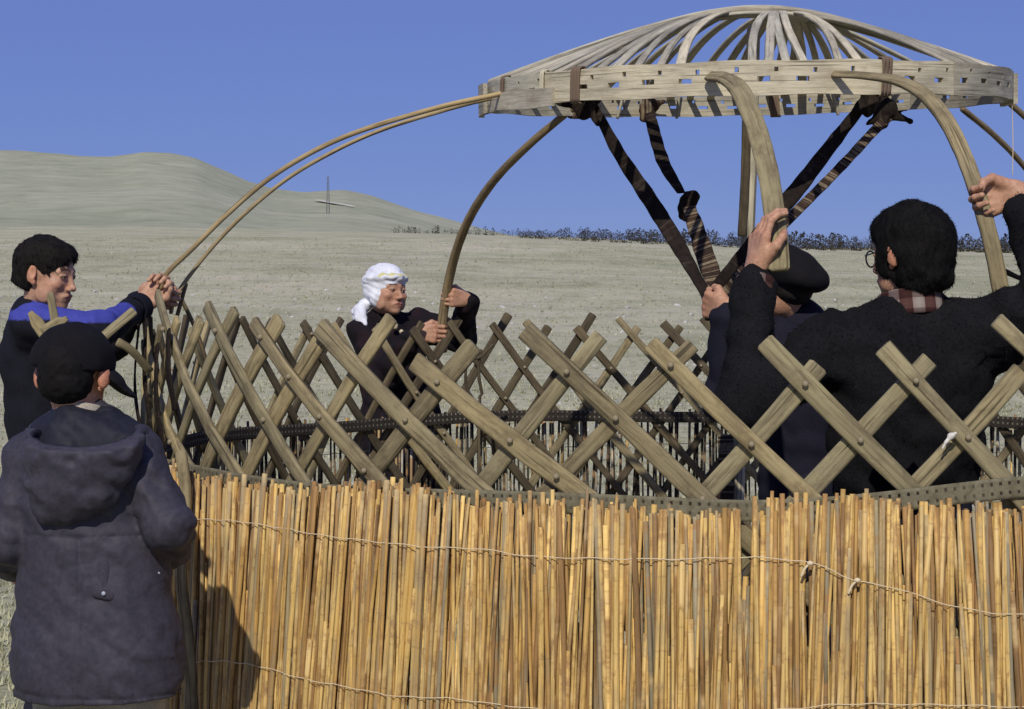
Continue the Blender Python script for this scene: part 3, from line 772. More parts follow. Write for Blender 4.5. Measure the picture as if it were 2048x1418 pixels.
for side, lst in ((-1, NEARR), (1, FARR)):
    for u in lst:
        uu = u + random.uniform(-.010, .010)
        x0 = uu * RR * .985; y0 = side * math.sqrt(max(0.0, 1 - uu * uu)) * RR * .985
        if u < -.2: tx = .075 + .42 * u
        elif u < .15: tx = .10 + .25 * u
        elif u < .56: tx = .13 + .16 * u
        else: tx = .25 + .15 * (u - .66)
        tx += random.uniform(-.012, .012)
        sg = .05 * (-1 if u < .1 else .6) * (1 - abs(u)) * min(1, abs(u) * 4)
        rib((x0, y0), (tx, side * .055 + .01), random.uniform(.022, .034), random.uniform(.010, .014), sg + random.uniform(-.008, .008), lift=random.uniform(-.006, .008))
# two straight twigs pegged inside the far rim
for ph in (58, 82, 101, 118):
    a = R_(ph); p0 = Vector((RR * .95 * math.cos(a), RR * .95 * math.sin(a), -.005)); p1 = p0 + Vector((-.03 * math.cos(a) * 3, -.02, .16))
    obj('peg', sweepmesh('peg', [p0, p1], .014, .014, (1, 0, 0), round_section(6)), M['ringwood'], ring)

# ------------------------------------------------------------------ pole, rafters, straps
def strip(name, pts, w, th, m, label, cat, normal, group=None, n=40, sec=None, taper=None, jitter=.03, base=None, twist=0.0, parent=None):
    path = smooth_path([p if isinstance(p, Vector) else P(*p) for p in pts], n)
    nf = normal
    if twist:
        n0 = Vector(normal)
        def nf(i, p):
            T = (path[min(i + 1, n - 1)] - path[max(i - 1, 0)]).normalized()
            return Matrix.Rotation(twist * math.sin(i / n * 5.0) + twist * .5 * i / n, 3, T) @ n0
    if parent is not None: return obj(name, sweepmesh(name, path, w, th, nf, sec, base=parent.location, taper=taper, jitter=jitter), m, parent)
    b = base or min(path, key=lambda p: p.z)
    o = obj(name, sweepmesh(name, path, w, th, nf, sec, base=b, taper=taper, jitter=jitter), m, None, b)
    return tag(o, label, cat, group)
PD = 6.35
pole = strip('support_pole', [(1507, 60, PD), (1503, 250, PD), (1497, 420, PD), (1488, 600, PD), (1478, 860, PD), (1472, 1000, PD), P(1466, 1415, PD)], .055, .05, M['ringwood'], 'pale upright pole standing under the roof ring', 'pole', (0, -1, 0), sec=round_section(9), taper=lambda u: .85 + .3 * u)
strip('pole_strip', [(1494, 150, PD - .05), (1491, 330, PD - .05), (1484, 470, PD - .05)], .03, .012, M['darkslat'], 'dark narrow strip along the left side of the upright pole', 'stick', (0.2, -1, 0), n=20)  # narrow dark strip down the left of the pole's upper part
strip('hanging_band', [(1451, 870, 6.3), (1453, 960, 6.3), (1450, 1080, 6.3), (1452, 1280, 6.3)], .055, .006, M['strap2'], 'reddish brown patterned band hanging beside the pole foot', 'band', (0, -1, 0), n=20)
rn = (0, -1, .35)
strip('rafter', [(1055, 178, 5.95), (985, 191, 5.92), (880, 214, 5.90), (740, 255, 5.86), (640, 296, 5.83), (540, 356, 5.80), (455, 428, 5.77), (385, 497, 5.76), (335, 545, 5.75), (322, 575, 5.75)], .017, .019, M['rafter'], 'upper thin bent rafter running from the ring to the boy\'s hands', 'rafter', rn, 'roof rafters', sec=round_section(8), n=60)
strip('rafter', [(1010, 190, 6.02), (905, 216, 5.99), (760, 261, 5.96), (650, 312, 5.92), (560, 368, 5.90), (470, 446, 5.87), (400, 524, 5.84), (352, 592, 5.82), (342, 625, 5.82)], .014, .016, M['rafter'], 'lower thin bent rafter running beside its twin to the boy\'s hands', 'rafter', rn, 'roof rafters', sec=round_section(8), n=60)
strip('rafter', [(1150, 212, 6.9), (1110, 245, 6.95), (1060, 288, 7.05), (995, 353, 7.3), (948, 420, 7.55), (918, 485, 7.75), (900, 550, 7.9), (890, 605, 7.97), (884, 655, 8.0), (886, 700, 8.0)], .040, .042, M['darkpole'], 'dark round bent rafter held by the woman in the white headscarf', 'rafter', rn, 'roof rafters', sec=round_section(9), n=50, taper=lambda u: .72 + .42 * u)
strip('rafter', [(1418, 152, 5.36), (1446, 155, 5.26), (1474, 174, 5.14), (1496, 214, 5.02), (1517, 270, 4.92), (1536, 345, 4.82), (1548, 420, 4.74), (1555, 485, 4.69), (1558, 538, 4.66)], .054, .020, M['slat'], 'broad flat rafter plank gripped by the sweatered man\'s left hand', 'rafter', (-.25, -1, .45), 'roof rafters', n=50, taper=lambda u: .62 + .42 * sst(0, .35, u))
strip('rafter', [(1668, 148, 5.36), (1735, 152, 5.26), (1800, 163, 5.12), (1852, 192, 5.0), (1892, 240, 4.9), (1922, 298, 4.82), (1947, 362, 4.75), (1968, 430, 4.70), (1988, 510, 4.66), (2003, 590, 4.64)], .040, .018, M['slat'], 'bent flat rafter held high by the sweatered man\'s right hand', 'rafter', (-.15, -1, .5), 'roof rafters', n=50, taper=lambda u: .55 + .5 * sst(0, .5, u))
strip('rafter', [(1925, 218, 6.75), (1990, 272, 6.95), (2050, 335, 7.15), (2130, 440, 7.4), (2175, 540, 7.55), (2195, 640, 7.62)], .024, .022, M['darkpole'], 'dark rafter sloping down from the far right of the ring', 'rafter', rn, 'roof rafters', sec=round_section(8), n=40)
strip('rafter', [(2018, 205, 6.35), (2060, 243, 6.4), (2150, 330, 6.5), (2240, 450, 6.55), (2280, 580, 6.6), (2288, 660, 6.6)], .022, .022, M['darkpole'], 'dark rafter leaving the right tip of the ring at the picture edge', 'rafter', rn, 'roof rafters', sec=round_section(8), n=40)
strip('white_thread', [(2024, 212, 6.22), (2026, 280, 6.22), (2025, 350, 6.22)], .003, .003, M['twine'], 'thin white thread hanging from the right tip of the ring', 'thread', (0, 1, .1), n=12, sec=round_section(5))
FIST = (1414, 596, 5.62)
sn = (0.1, -1, .2)
tp = lambda u: .55 + .75 * math.sin(min(1, u * 1.15) * math.pi * .85)
SG = 'straps gathered in the capped man\'s fist'
st1 = strip('strap', [(1178, 195, 6.0), (1200, 235, 5.98), (1240, 310, 5.95), (1300, 400, 5.9), (1350, 480, 5.8), (1390, 550, 5.68), FIST, (1420, 640, 5.6)], .040, .008, M['strap'], 'dark wool strap running from the near left of the ring to the fist', 'strap', sn, SG, taper=tp, jitter=.08, twist=.5)
st2 = strip('strap', [(1292, 185, 7.05), (1300, 230, 7.0), (1325, 320, 6.85), (1362, 385, 6.7)], .044, .009, M['strap'], 'strap with a lumpy knot halfway, hanging from the far left of the ring', 'strap', sn, SG, n=24, taper=lambda u: .7 + .4 * math.sin(u * 3), jitter=.1, twist=.4)
strip('lower_half', [(1372, 395, 6.68), (1395, 465, 6.5), (1420, 540, 6.3), (1446, 605, 6.1), (1452, 660, 6.0)], .058, .009, M['strap2'], None, None, sn, n=24, taper=lambda u: .75 + .4 * math.sin(u * 2.6), jitter=.1, twist=.4, parent=st2)
st3 = strip('strap', [(1750, 178, 5.6), (1732, 203, 5.6), (1690, 255, 5.62), (1638, 322, 5.64), (1598, 374, 5.66), (1556, 424, 5.66), (1500, 490, 5.66), (1450, 552, 5.64), FIST], .046, .008, M['strap'], 'plain dark strap from the near right of the ring down to the fist', 'strap', sn, SG, taper=lambda u: .35 + .7 * math.sin(min(1, u * 1.3) * 2.6) + .1, jitter=.06, twist=.45)
st4 = strip('strap', [(1786, 226, 6.85), (1748, 262, 6.8), (1704, 310, 6.7), (1656, 360, 6.55), (1610, 406, 6.4), (1560, 456, 6.2), (1500, 524, 6.0), (1440, 592, 5.75), (1425, 640, 5.68)], .036, .008, M['strap2'], 'pale striped strap from the far right of the ring crossing behind the pole', 'strap', sn, SG, jitter=.08, twist=.3)
def knot(pt, r, m, parent, tails):
    c = P(*pt); mb = []
    b = Blob(.006); b.ell(c, (r, r * .8, r * .9)); b.ell(c + Vector((-.3 * r, -.2 * r, -1.1 * r)), (.8 * r, .6 * r, .9 * r)); b.ell(c + Vector((.5 * r, -.3 * r, .5 * r)), (.7 * r, .6 * r, .6 * r))
    for t in tails: b.cap(c, c + Vector(t), r * .5, r * .28)
    V, Fc = b.mesh(lambda x, y, z: vnoise(x, y, z, .02) * .006)
    return obj('knot', mesh_from('knot', V - np.array(parent.location), Fc, True, V), m, parent)
knot((1376, 402, 6.66), .035, M['strap'], st2, [(-.01, -.02, -.07)])
knot((1172, 205, 5.97), .030, M['strap'], st1, [(-.10, .0, -.005), (.04, -.01, -.07), (.05, 0, .01)])
knot((1296, 214, 7.03), .032, M['strap2'], st2, [(.06, 0, .02), (0, 0, .10), (.02, 0, -.05)])
knot((1768, 222, 6.85), .036, M['strap'], st4, [(.10, 0, -.04), (-.06, 0, -.05), (0, 0, .11), (.09, 0, .015)])
knot((1742, 190, 5.58), .034, M['strap'], st3, [(.04, 0, .05), (-.05, 0, -.05)])

# ------------------------------------------------------------------ loose timber at the left
fork = empty('forked_post', (P(98, 640, 4.9).x, 4.9, 0)); tag(fork, 'pale forked wooden post behind the child\'s black cap', 'post')
fb = fork.location
for pts, w in (([P(101, 592, 4.9), P(112, 640, 4.9), P(118, 760, 4.9), P(122, 1000, 4.9), Vector((fb.x + .03, 4.9, 0))], .034), ([P(64, 630, 4.9), P(86, 662, 4.9), P(112, 700, 4.89)], .034), ([P(128, 640, 4.88), P(92, 662, 4.88)], .034)):
    obj('prong', sweepmesh('prong', smooth_path(pts, 14), w, .02, (0.1, -1, 0), base=fb, capround=1.0, taper=lambda u: .55 + .45 * min(1, u * 5)), M['slat'], fork)
plank = [P(362, 905, 5.0), P(368, 950, 4.98), P(372, 1010, 4.97), P(362, 1150, 4.95), P(378, 1300, 4.94), P(392, 1560, 4.95)]
strip('end_plank', plank[:1] + plank[1:] + [Vector((plank[-1].x, 4.95, 0))], .032, .016, M['slat'], 'tall weathered plank standing at the left end of the reed screen', 'plank', (-.4, -1, 0), n=30)
strip('cross_slat', [(204, 676, 5.35), (232, 652, 5.36), (268, 622, 5.38)], .028, .010, M['slat'], 'short slat jutting left from the lattice under the boy\'s forearm', 'slat', (0, -1, .2), n=10)
strip('cross_slat', [(236, 684, 5.3), (262, 700, 5.33), (300, 742, 5.4)], .024, .010, M['slat'], 'pale slat end beside the brim of the child\'s cap', 'slat', (0, -1, .2), n=10)
strip('twig', [(372, 568, 5.85), (352, 640, 5.86), (336, 700, 5.88)], .014, .012, M['darkpole'], 'dark slanting twig at the boy\'s fingertips', 'twig', rn, n=10, sec=round_section(6))
strip('twig', [(358, 588, 5.9), (392, 660, 5.95), (412, 720, 6.0)], .014, .012, M['darkpole'], 'second twig leaning right from the boy\'s fingertips into the lattice', 'twig', rn, n=10, sec=round_section(6))

tie = empty('rag_tie', onwall(*cyl(1902, 872, YR + .02), YR + .02)); tag(tie, 'small white rag knotted on the slat before the sweatered man', 'rag')
tm = Blob(.003); tm.ell((0, 0, 0), (.009, .007, .008), .005); tm.chain([(0, 0, 0), (-.012, -.004, -.013), (-.020, -.003, -.028)], [.005, .004, .003], .004); tm.chain([(0, 0, 0), (.010, -.004, .007)], [.005, .004], .004)
tv, tf = tm.mesh(); obj('knot', mesh_from('rag', tv, tf, True, np.tile(np.array((.62, .58, .52)), (len(tv), 1))), M['cloth'], tie)
strip('twig', [(962, 700, 7.72), (956, 742, 7.72), (964, 790, 7.72), (958, 832, 7.73), P(960, 1200, 7.75)], .014, .012, M['darkslat'], 'crooked dark twig stuck upright in the far lattice', 'twig', rn, n=18, sec=round_section(6), jitter=.25)
strip('twig', [(985, 690, 7.70), (960, 715, 7.71), (936, 722, 7.70), (932, 770, 7.70), (948, 800, 7.71)], .012, .010, M['darkslat'], 'bent brown twig hooked over the crooked upright one', 'twig', rn, n=18, sec=round_section(6), jitter=.25)
strip('gnarled_stick', [(2008, 542, 4.75), (2026, 548, 4.75), (2045, 560, 4.76), (2080, 578, 4.78), (2130, 640, 4.8), (2150, 760, 4.8), P(2160, 1300, 4.8)], .018, .016, M['darkslat'], 'dark gnarled stick end at the right picture edge', 'stick', rn, n=24, sec=round_section(6), jitter=.3)
# ------------------------------------------------------------------ people
def np3(v): return np.array(v, float)
def merge(parts):
    V = []; Fc = []; Cc = []; k = 0
    for v, f, c in parts:
        V.append(v); Fc.append(f + k); Cc.append(np.broadcast_to(np.asarray(c, float), v.shape)); k += len(v)
    return np.concatenate(V), np.concatenate(Fc), np.concatenate(Cc)
def cutmesh(b, cuts, wr=None):
    "mesh of a Blob trimmed by half spaces (point, outward normal)"
    def w2(x, y, z): return wr(x, y, z) if wr else 0 * x
    old = nets
    def run(f, lo, vox):
        n = f.shape; ax = [lo[i] + vox * np.arange(n[i]) for i in range(3)]
        for p, nn in cuts:
            nn = np3(nn) / np.linalg.norm(nn)
            pl = (ax[0][:, None, None] - p[0]) * nn[0] + (ax[1][None, :, None] - p[1]) * nn[1] + (ax[2][None, None, :] - p[2]) * nn[2]
            f = np.maximum(f, pl)
        return old(f, lo, vox)
    globals()['nets'] = run
    try: return b.mesh(wr)
    finally: globals()['nets'] = old

def head_geo(o, Fr, s, skin, neck, fat=1.0, vox=.0026, neck_r=.05, fem=False, nose=1.0, ear=0.0):
    b = Blob(vox); nk = Fr @ (np3(neck) - np3(o)) / s
    b.ell((-.012, 0, .032), (.094, .075, .083), .01)
    b.ell((.026, 0, -.034), (.062, .058 * fat, .074), .03)
    b.ell((.026, 0, -.072), (.050, .050 * fat, .036), .02)
    b.ell((.070, 0, -.094), (.020, .022, .017), .018)
    for y in (-1, 1):
        b.cap((.079, y * .014, .019), (.070, y * .043, .018), .0095, .008, .016)
        b.ell((.058, y * .041 * fat, -.026), (.024, .018, .018), .018)
        b.ell((.034, y * .052 * fat, -.062), (.026, .010, .026), .02)
    for y in (-1, 1): b.ell((.098, y * .032, .000), (.020, .0165, .0125), .010, 's')
    for y in (-1, 1):
        b.ell((.0725, y * .031, .000), (.0135, .0145, .0120), .003)
        b.cap((.0835, y * .018, .0065), (.0775, y * .046, .005), .0032, .0028, .005)
        b.cap((.0850, y * .031, .0075), (.0785, y * .046, .004), .0030, .0026, .005)
    nx = .083 + .023 * nose
    b.cap((.083, 0, .010), (nx, 0, -.030), .0075, .0100 * nose, .012)
    b.ell((nx + .002, 0, -.033), (.010, .0105 * nose, .0085), .008)
    for y in (-1, 1): b.ell((.097, y * .0125, -.037), (.010, .0075, .0075), .006)
    b.ell((.079, 0, -.066), (.0145, .028, .018), .015)
    b.cap((.0905, -.012, -.0595), (.0905, .012, -.0595), .0048, .0048, .006); b.cap((.086, -.024, -.063), (.093, -.010, -.060), .0035, .005, .006); b.cap((.086, .024, -.063), (.093, .010, -.060), .0035, .005, .006)
    b.cap((.0865, -.011, -.0710), (.0865, .011, -.0710), .0056, .0056, .006)
    b.cap((.0975, -.024, -.0655), (.0975, .024, -.0655), .0022, .0022, .003, 's')
    for y in (-1, 1):
        b.ell((-.010, y * (.077 + ear), -.004), (.0175, .0085 + ear * .3, .029), .006, M=frame((1, y * (.25 + ear * 20), -.15)))
        b.ell((-.002, y * .0855, .000), (.009, .006, .016), .005, 's')
        b.ell((.000, y * .076, -.030), (.008, .006, .009), .006)
    b.cap((-.022, 0, -.050), nk, neck_r, neck_r * 1.08, .025)
    V, Fc = b.mesh()
    x, y, z = V.T; ay = np.abs(y)
    c = np.tile(np3(skin), (len(V), 1))
    def blend(mask, col): c[:] = c * (1 - mask[:, None]) + np3(col) * mask[:, None]
    g = lambda a, s_: np.exp(-(a / s_) ** 2)
    blend(.35 * g(np.hypot(ay - .045, z + .03), .022) * (x > .03), (skin[0] * 1.0, skin[1] * .72, skin[2] * .66))
    blend(.25 * g(np.hypot(y, z + .034), .014) * (x > .09), (skin[0], skin[1] * .75, skin[2] * .7))
    blend((np.abs(z + .0655) < .0105) * (ay < .024 - 1.1 * np.abs(z + .0655)) * (x > .078) * .75, (.36, .13, .10) if fem else (.34, .14, .11))
    blend(((np.abs(z - (.0225 + .004 * np.sin((ay - .012) / .035 * 3.1))) < (.0042 if fem else .0052)) & (ay > .012) & (ay < .049) & (x > .05)) * .9, (.03, .02, .015))
    er = np.hypot((ay - .031) / 1.0, (z + .0005) / .36)
    eye = (er < .0115) & (x > .072)
    blend(eye * .9, (.42, .37, .33)); blend(((np.hypot(ay - .031, z) < .0052) & (x > .072) & (np.abs(z + .0005) < .0040)) * 1.0, (.025, .015, .01))
    blend(((er > .0108) & (er < .0135) & (z > .0) & (x > .066)) * .8, (.05, .03, .025))
    earm = (ay > .077) & (np.abs(x + .008) < .026); blend(earm * .45, (skin[0] * 1.02, skin[1] * .66, skin[2] * .55))
    return V @ Fr * s + np3(o), Fc, c
def hand_geo(right, G, thumb, approach, s=1.0, curl=(58, 72, 48), skin=(.5, .27, .16), vox=.0020, spread=1.0, tcurl=1.0, gr=(.096, 0, -.026), el=None):
    """gripping hand; G: gripped point, thumb: direction the thumb side points along the gripped thing, approach: from wrist to knuckles. Returns geometry and wrist position"""
    ax = Vector(thumb).normalized(); y = ax if right else -ax
    x = Vector(approach); x = (x - y * x.dot(y)).normalized(); z = x.cross(y)
    Fr = np.array([x, y, z]); sg = 1
    b = Blob(vox)
    sgn = 1 if right else -1        # thumb on +y for a right hand, on -y for a left
    ys = [.030, .0105, -.0095, -.028]; ls = [(.041, .025, .020), (.045, .028, .021), (.042, .026, .020), (.033, .020, .018)]
    b.cap((-.004, 0, 0), (.020, 0, 0), .0255, .026, .012, flat=((0, 0, 1), 1.2))
    if el is not None:
        o_ = np3(G) - (np3(gr) * s) @ Fr; dl = Fr @ (np3(el) - o_); dl = dl / np.linalg.norm(dl)
        b.cap((0, 0, 0), dl * .11, .0245, .030, .014)
    for i, yy in enumerate(ys):
        yy *= sgn * spread * 1.1
        b.cap((.008, yy * .55, 0), (.086 - abs(yy) * .25, yy, .001), .0150, .0125, .012)
        p = np.array([.086 - abs(yy) * .25, yy, .0]); A = 0
        rr = [.0105, .0094, .0085, .0074] if i < 3 else [.0092, .0082, .0074, .0066]
        for j in range(3):
            A += math.radians(curl[j] + (-6 + 4 * i if j == 0 else 0)); q = p + ls[i][j] * np.array([math.cos(A), -.02 * sgn * (1.5 - i) * .3, -math.sin(A)])
            b.cap(p, q, rr[j] * .94, rr[j + 1] * .94, .0022)
            b.ell(p + np.array([0, 0, .001]), (rr[j] * 1.04,) * 3, .002); p = q
    b.cap((.012, .018 * sgn, -.006), (.045, .038 * sgn, -.014), .016, .0145, .012)
    t = [(.030, .030 * sgn, -.010), (.058, .050 * sgn, -.020 * tcurl), (.084, .044 * sgn, -.038 * tcurl), (.098, .026 * sgn, -.050 * tcurl)]
    b.chain(t, [.0145, .0120, .0102, .0082], .005)
    V, Fc = b.mesh()
    c = np.tile(np3(skin), (len(V), 1)); kn = np.exp(-((V[:, 0] - .086) / .012) ** 2) * (V[:, 2] > 0)
    c = c * (1 - .25 * kn[:, None]) + np3((skin[0], skin[1] * .7, skin[2] * .65)) * .25 * kn[:, None]
    o = np3(G) - (np3(gr) * s) @ Fr
    return (V @ Fr * s + o, Fc, c), Vector(o), x
def folds(amp=.006, s=.06, seed=0., zs=.6, fine=.0):
    def w(x, y, z):
        n = vnoise(x + seed, y + seed, z * zs, s); m = vnoise(x + 5 + seed, y, z * zs, s * .45)
        r = amp * n + amp * .55 * m + amp * .5 * np.sin((x * .6 + z) * 60 + 5 * n)
        if fine: r = r + fine * vnoise(x, y, z, .012)
        return r
    return w
def strands(V, Fc, n, L, col, down=(0, 0, -1), out=.5, w=.0016, seed=1, mask=None, jitter=.3):
    rg = np.random.default_rng(seed); tri = V[Fc[:, :3]]; nr = np.cross(tri[:, 1] - tri[:, 0], tri[:, 2] - tri[:, 0]); nr /= np.linalg.norm(nr, axis=1)[:, None] + 1e-12
    ok = np.arange(len(Fc)) if mask is None else np.nonzero(mask(tri.mean(1)))[0]
    ids = rg.choice(ok, n); p = tri[ids].mean(1); nn = nr[ids]; dn = np3(down)[None] + rg.normal(0, jitter, (n, 3)); dn -= (dn * nn).sum(1)[:, None] * nn
    dn /= np.linalg.norm(dn, axis=1)[:, None]; side = np.cross(nn, dn); ln = L * rg.uniform(.5, 1.3, n)[:, None]
    a = p - nn * .002; m = p + dn * ln * .5 + nn * ln * out * .35; e = p + dn * ln * .9 + nn * ln * out * .5
    VV = np.concatenate([a - side * w, a + side * w, m + side * w * .8, m - side * w * .8, e]); i = np.arange(n)
    FF = [tuple(q) for q in np.stack([i, i + n, i + 2 * n, i + 3 * n], 1)] + [tuple(q) for q in np.stack([i + 3 * n, i + 2 * n, i + 4 * n], 1)]
    c = np3(col)[None] * rg.uniform(.6, 1.8, (n, 1)); return VV, FF, np.concatenate([c] * 5)
class Person:
    def __init__(s, base, label, cat, group=None):
        s.base = np3(base); s.body = []; s.kids = []; s.label = label; s.cat = cat
    def cover(s, name, V, Fc, m, col):
        c = col if getattr(col, 'ndim', 1) == 2 else np.tile(np3(col), (len(V), 1)); s.kids.append((name, mesh_from(name, np.asarray(V) - s.base, Fc, True, c), m))
    def raw(s, name, me, m): s.kids.append((name, me, m))
    def finish(s):
        V, Fc, Cc = merge(s.body)
        me = mesh_from('person', V - s.base, Fc, True, Cc); o = obj('person', me, M['skin'], None, Vector(s.base)); tag(o, s.label, s.cat)
        for n, me, m in s.kids: obj(n, me, m, o)
        return o
def core(sk, J, rt=.1, vox=.013):
    b = Blob(vox)
    b.chain([J['neck'], J['chest'], J['hip']], [.05, rt, rt * .95], .04, flat=(J['fwd'], 1.3))
    for k in 'lr':
        if k + 'wr' in J: b.chain([J[k + 'sh'], J[k + 'el'], J[k + 'wr']], [.042, .034, .024], .03); b.cap(J['chest'], J[k + 'sh'], .06, .045, .03)
        b.chain([J[k + 'hp'], J[k + 'kn'], J[k + 'an']], [.065, .047, .034], .03)
        a = np3(J[k + 'an']); b.ell(a + np3(J['fwd']) * .05 + np3((0, 0, -.045)), (.11, .04, .035), .02, M=frame(J['fwd']))
    V, Fc = b.mesh(); return V, Fc, np.tile(np3(sk), (len(V), 1))
def legs(J, hipz, fwd, sh=.09):
    f = Vector(fwd).normalized(); lft = Vector((-f.y, f.x, 0)); h = Vector(J['hip'])
    for k, s in (('l', 1), ('r', -1)):
        q = h + lft * (sh * s); J[k + 'hp'] = q; J[k + 'kn'] = Vector((q.x, q.y, hipz * .52)) + f * .02 + lft * .01 * s; J[k + 'an'] = Vector((q.x, q.y, .085)) + lft * .02 * s
    J['fwd'] = f; return J
def trousers(p, J, col, m=None, r=(.092, .07, .062), wid=.13):
    b = Blob(.011); b.cap(Vector(J['hip']) + Vector((0, 0, .08)), J['hip'], wid, wid * 1.05, .04, flat=(J['fwd'], 1.3))
    for k in 'lr': b.chain([J[k + 'hp'], J[k + 'kn'], Vector(J[k + 'an']) - Vector((0, 0, .02))], r, .03)
    V, Fc = b.mesh(folds(.006, .07, 3.)); p.cover('trousers', V, Fc, m or M['cloth'], col)
    for k in 'lr':
        a = np3(J[k + 'an']); b = Blob(.007); fr_ = frame(J['fwd'])
        b.ell(a + np3(J['fwd']) * .055 + np3((0, 0, -.047)), (.125, .046, .036), .02, M=fr_); b.cap(a + np3((0, 0, .03)), a + np3((0, 0, -.03)), .045, .048, .02)
        V, Fc = cutmesh(b, [((0, 0, .002), (0, 0, -1))]); p.cover('shoe', V, Fc, M['cloth'], (.03, .025, .02))
def hair_geo(o, Fr, s, prims, subs, cuts=(), vox=.004, wr=None):
    b = Blob(vox)
    for c, r in prims: b.ell(c, r, .02)
    for c, r in subs: b.ell(c, r, .012, 's')
    V, Fc = cutmesh(b, cuts, wr) if cuts else b.mesh(wr)
    return V @ Fr * s + np3(o), Fc
def ringband(p, name, c, Fr, rx, ry, h, th, m, col=None, slope=0.0, a0=0, a1=360):
    "cloth ring (collar, cuff) round centre c with axis Fr[2]"
    c = Vector(c); x, y, z = (Vector(q) for q in Fr); pts = []
    n = 40
    for i in range(n + 1):
        a = R_(a0 + (a1 - a0) * i / n); pts.append(c + x * (rx * math.cos(a)) + y * (ry * math.sin(a)) + z * (slope * math.cos(a)))
    me = sweepmesh(name, pts, h, th, lambda i, q: (q - c), base=Vector(p.base), capround=0)
    if col is not None:
        cc = np.ones((len(me.vertices), 4), dtype=np.float32); cc[:, :3] = col; me.color_attributes['col'].data.foreach_set('color', cc.ravel())
    p.raw(name, me, m)

SK_BOY, SK_W, SK_M, SK_C = (.50, .30, .195), (.47, .27, .175), (.48, .275, .175), (.54, .30, .20)
BLACKHAIR = (.010, .008, .007)

# --- the boy in the blue and black jacket ---
def make_boy():
    p = Person((P(85, 0, 5.64).x, 5.64, 0), 'boy in a black jacket with blue shoulder panel, reaching for the rafters', 'person')
    J = dict(neck=P(74, 634, 5.63), chest=P(68, 700, 5.63), hip=Vector((P(92, 0, 5.66).x, 5.66, .86)), rsh=P(62, 648, 5.49), lsh=P(92, 645, 5.78), rel=P(192, 664, 5.42), lel=P(222, 688, 5.86))
    legs(J, .86, (.97, .2, 0))
    Fr = frame((.95, -.25, -.17)); s = .95; o = P(93, 547, 5.6)
    p.body.append(head_geo(o, Fr, s, SK_BOY, J['neck'], fat=1.04, neck_r=.044, nose=.82))
    g, w, ax = hand_geo(True, P(323, 562, 5.75), (.75, -.1, -.5), (.9, .3, .25), .95, (50, 75, 50), SK_BOY, el=J['rel']); p.body.append(g); J['rwr'] = w
    g, w, ax2 = hand_geo(False, P(347, 600, 5.82), (.35, -.2, 1), (.9, .0, .35), .92, (55, 75, 50), SK_BOY, el=J['lel']); p.body.append(g); J['lwr'] = w
    p.body.append(core(SK_BOY, J, .09))
    b = Blob(.008)
    b.chain([P(70, 652, 5.63), P(70, 720, 5.63), P(82, 820, 5.65), Vector(J['hip']) + Vector((0, 0, .0))], [.105, .125, .125, .135], .05, flat=(J['fwd'], 1.25))
    b.cap(J['neck'], P(74, 660, 5.63), .062, .075, .03)
    for k in 'rl':
        sh, el, wr = Vector(J[k + 'sh']), Vector(J[k + 'el']), Vector(J[k + 'wr']); wr2 = wr + (el - wr).normalized() * .045
        b.cap(J['chest'], sh, .07, .062, .04); b.chain([sh, el, wr2], [.064, .054, .042], .025)
    V, Fc = b.mesh(folds(.006, .07, 1.))
    # blue yoke over the shoulder and along the top of the near sleeve
    ey, ew = np3(J['rel']), np3(J['rwr']); sh = np3(J['rsh'])
    col = np.tile(np3((.012, .012, .018)), (len(V), 1))
    def along(a, b_, V): t = np.clip(((V - a) @ (b_ - a)) / ((b_ - a) @ (b_ - a)), 0, 1); return t, V - (a + t[:, None] * (b_ - a))
    t1, r1 = along(sh, ey, V); t2, r2 = along(ey, ew, V)
    up1 = (r1[:, 2] > .026) & (np.linalg.norm(r1, axis=1) < .085) & (t1 > -.1); up2 = (r2[:, 2] > .012) & (r2[:, 1] < .03) & (np.linalg.norm(r2, axis=1) < .07) & (t2 > .02) & (t2 < .62)
    yoke = (V[:, 2] > sh[2] + .012) & (V[:, 0] < sh[0] + .09)
    blue = up1 | up2 | yoke; col[blue] = (.055, .062, .30)
    nk = np.linalg.norm(V - np3(J['neck']), axis=1) < .082; col[nk] = (.012, .012, .018)
    p.cover('jacket', V, Fc, M['cloth'], col)
    d = (np3(J['rwr']) - np3(J['rel'])); d /= np.linalg.norm(d); ringband(p, 'cuff', np3(J['rwr']) - d * .05, frame((0, 0, 1) - d * d[2], d), .043, .043, .05, .008, M['cloth'], (.010, .010, .016))
    ringband(p, 'collar', np3(J['neck']) + np3((.004, 0, .012)), frame((.97, -.2, .1)), .060, .058, .045, .012, M['cloth'], (.010, .010, .015), slope=-.015)
    trousers(p, J, (.02, .02, .03))
    wr = lambda x, y, z: vnoise(x, y, z, .02) * .004 + vnoise(x, y, z, .008) * .002
    V, Fc = hair_geo(o, Fr, s, [((-.017, 0, .036), (.101, .084, .089)), ((-.050, 0, -.02), (.063, .072, .06)), ((.026, 0, .066), (.063, .069, .046))], [((.112, .02, -.012), (.060, .10, .078)), ((.055, 0, -.06), (.062, .12, .072)), ((-.004, .088, -.02), (.026, .03, .042)), ((-.004, -.088, -.02), (.026, .03, .042))], [((0, 0, -.075), (-.3, 0, -1))], wr=wr)
    p.cover('hair', V, Fc, M['hair'], BLACKHAIR)
    VV, FF, cc = strands(V, Fc, 2200, .026, BLACKHAIR, down=(.45, -.1, -.8), out=.05, seed=3, jitter=.18, w=.0012); p.cover('hair_strands', VV, FF, M['hair'], cc)
    return p.finish()
make_boy()

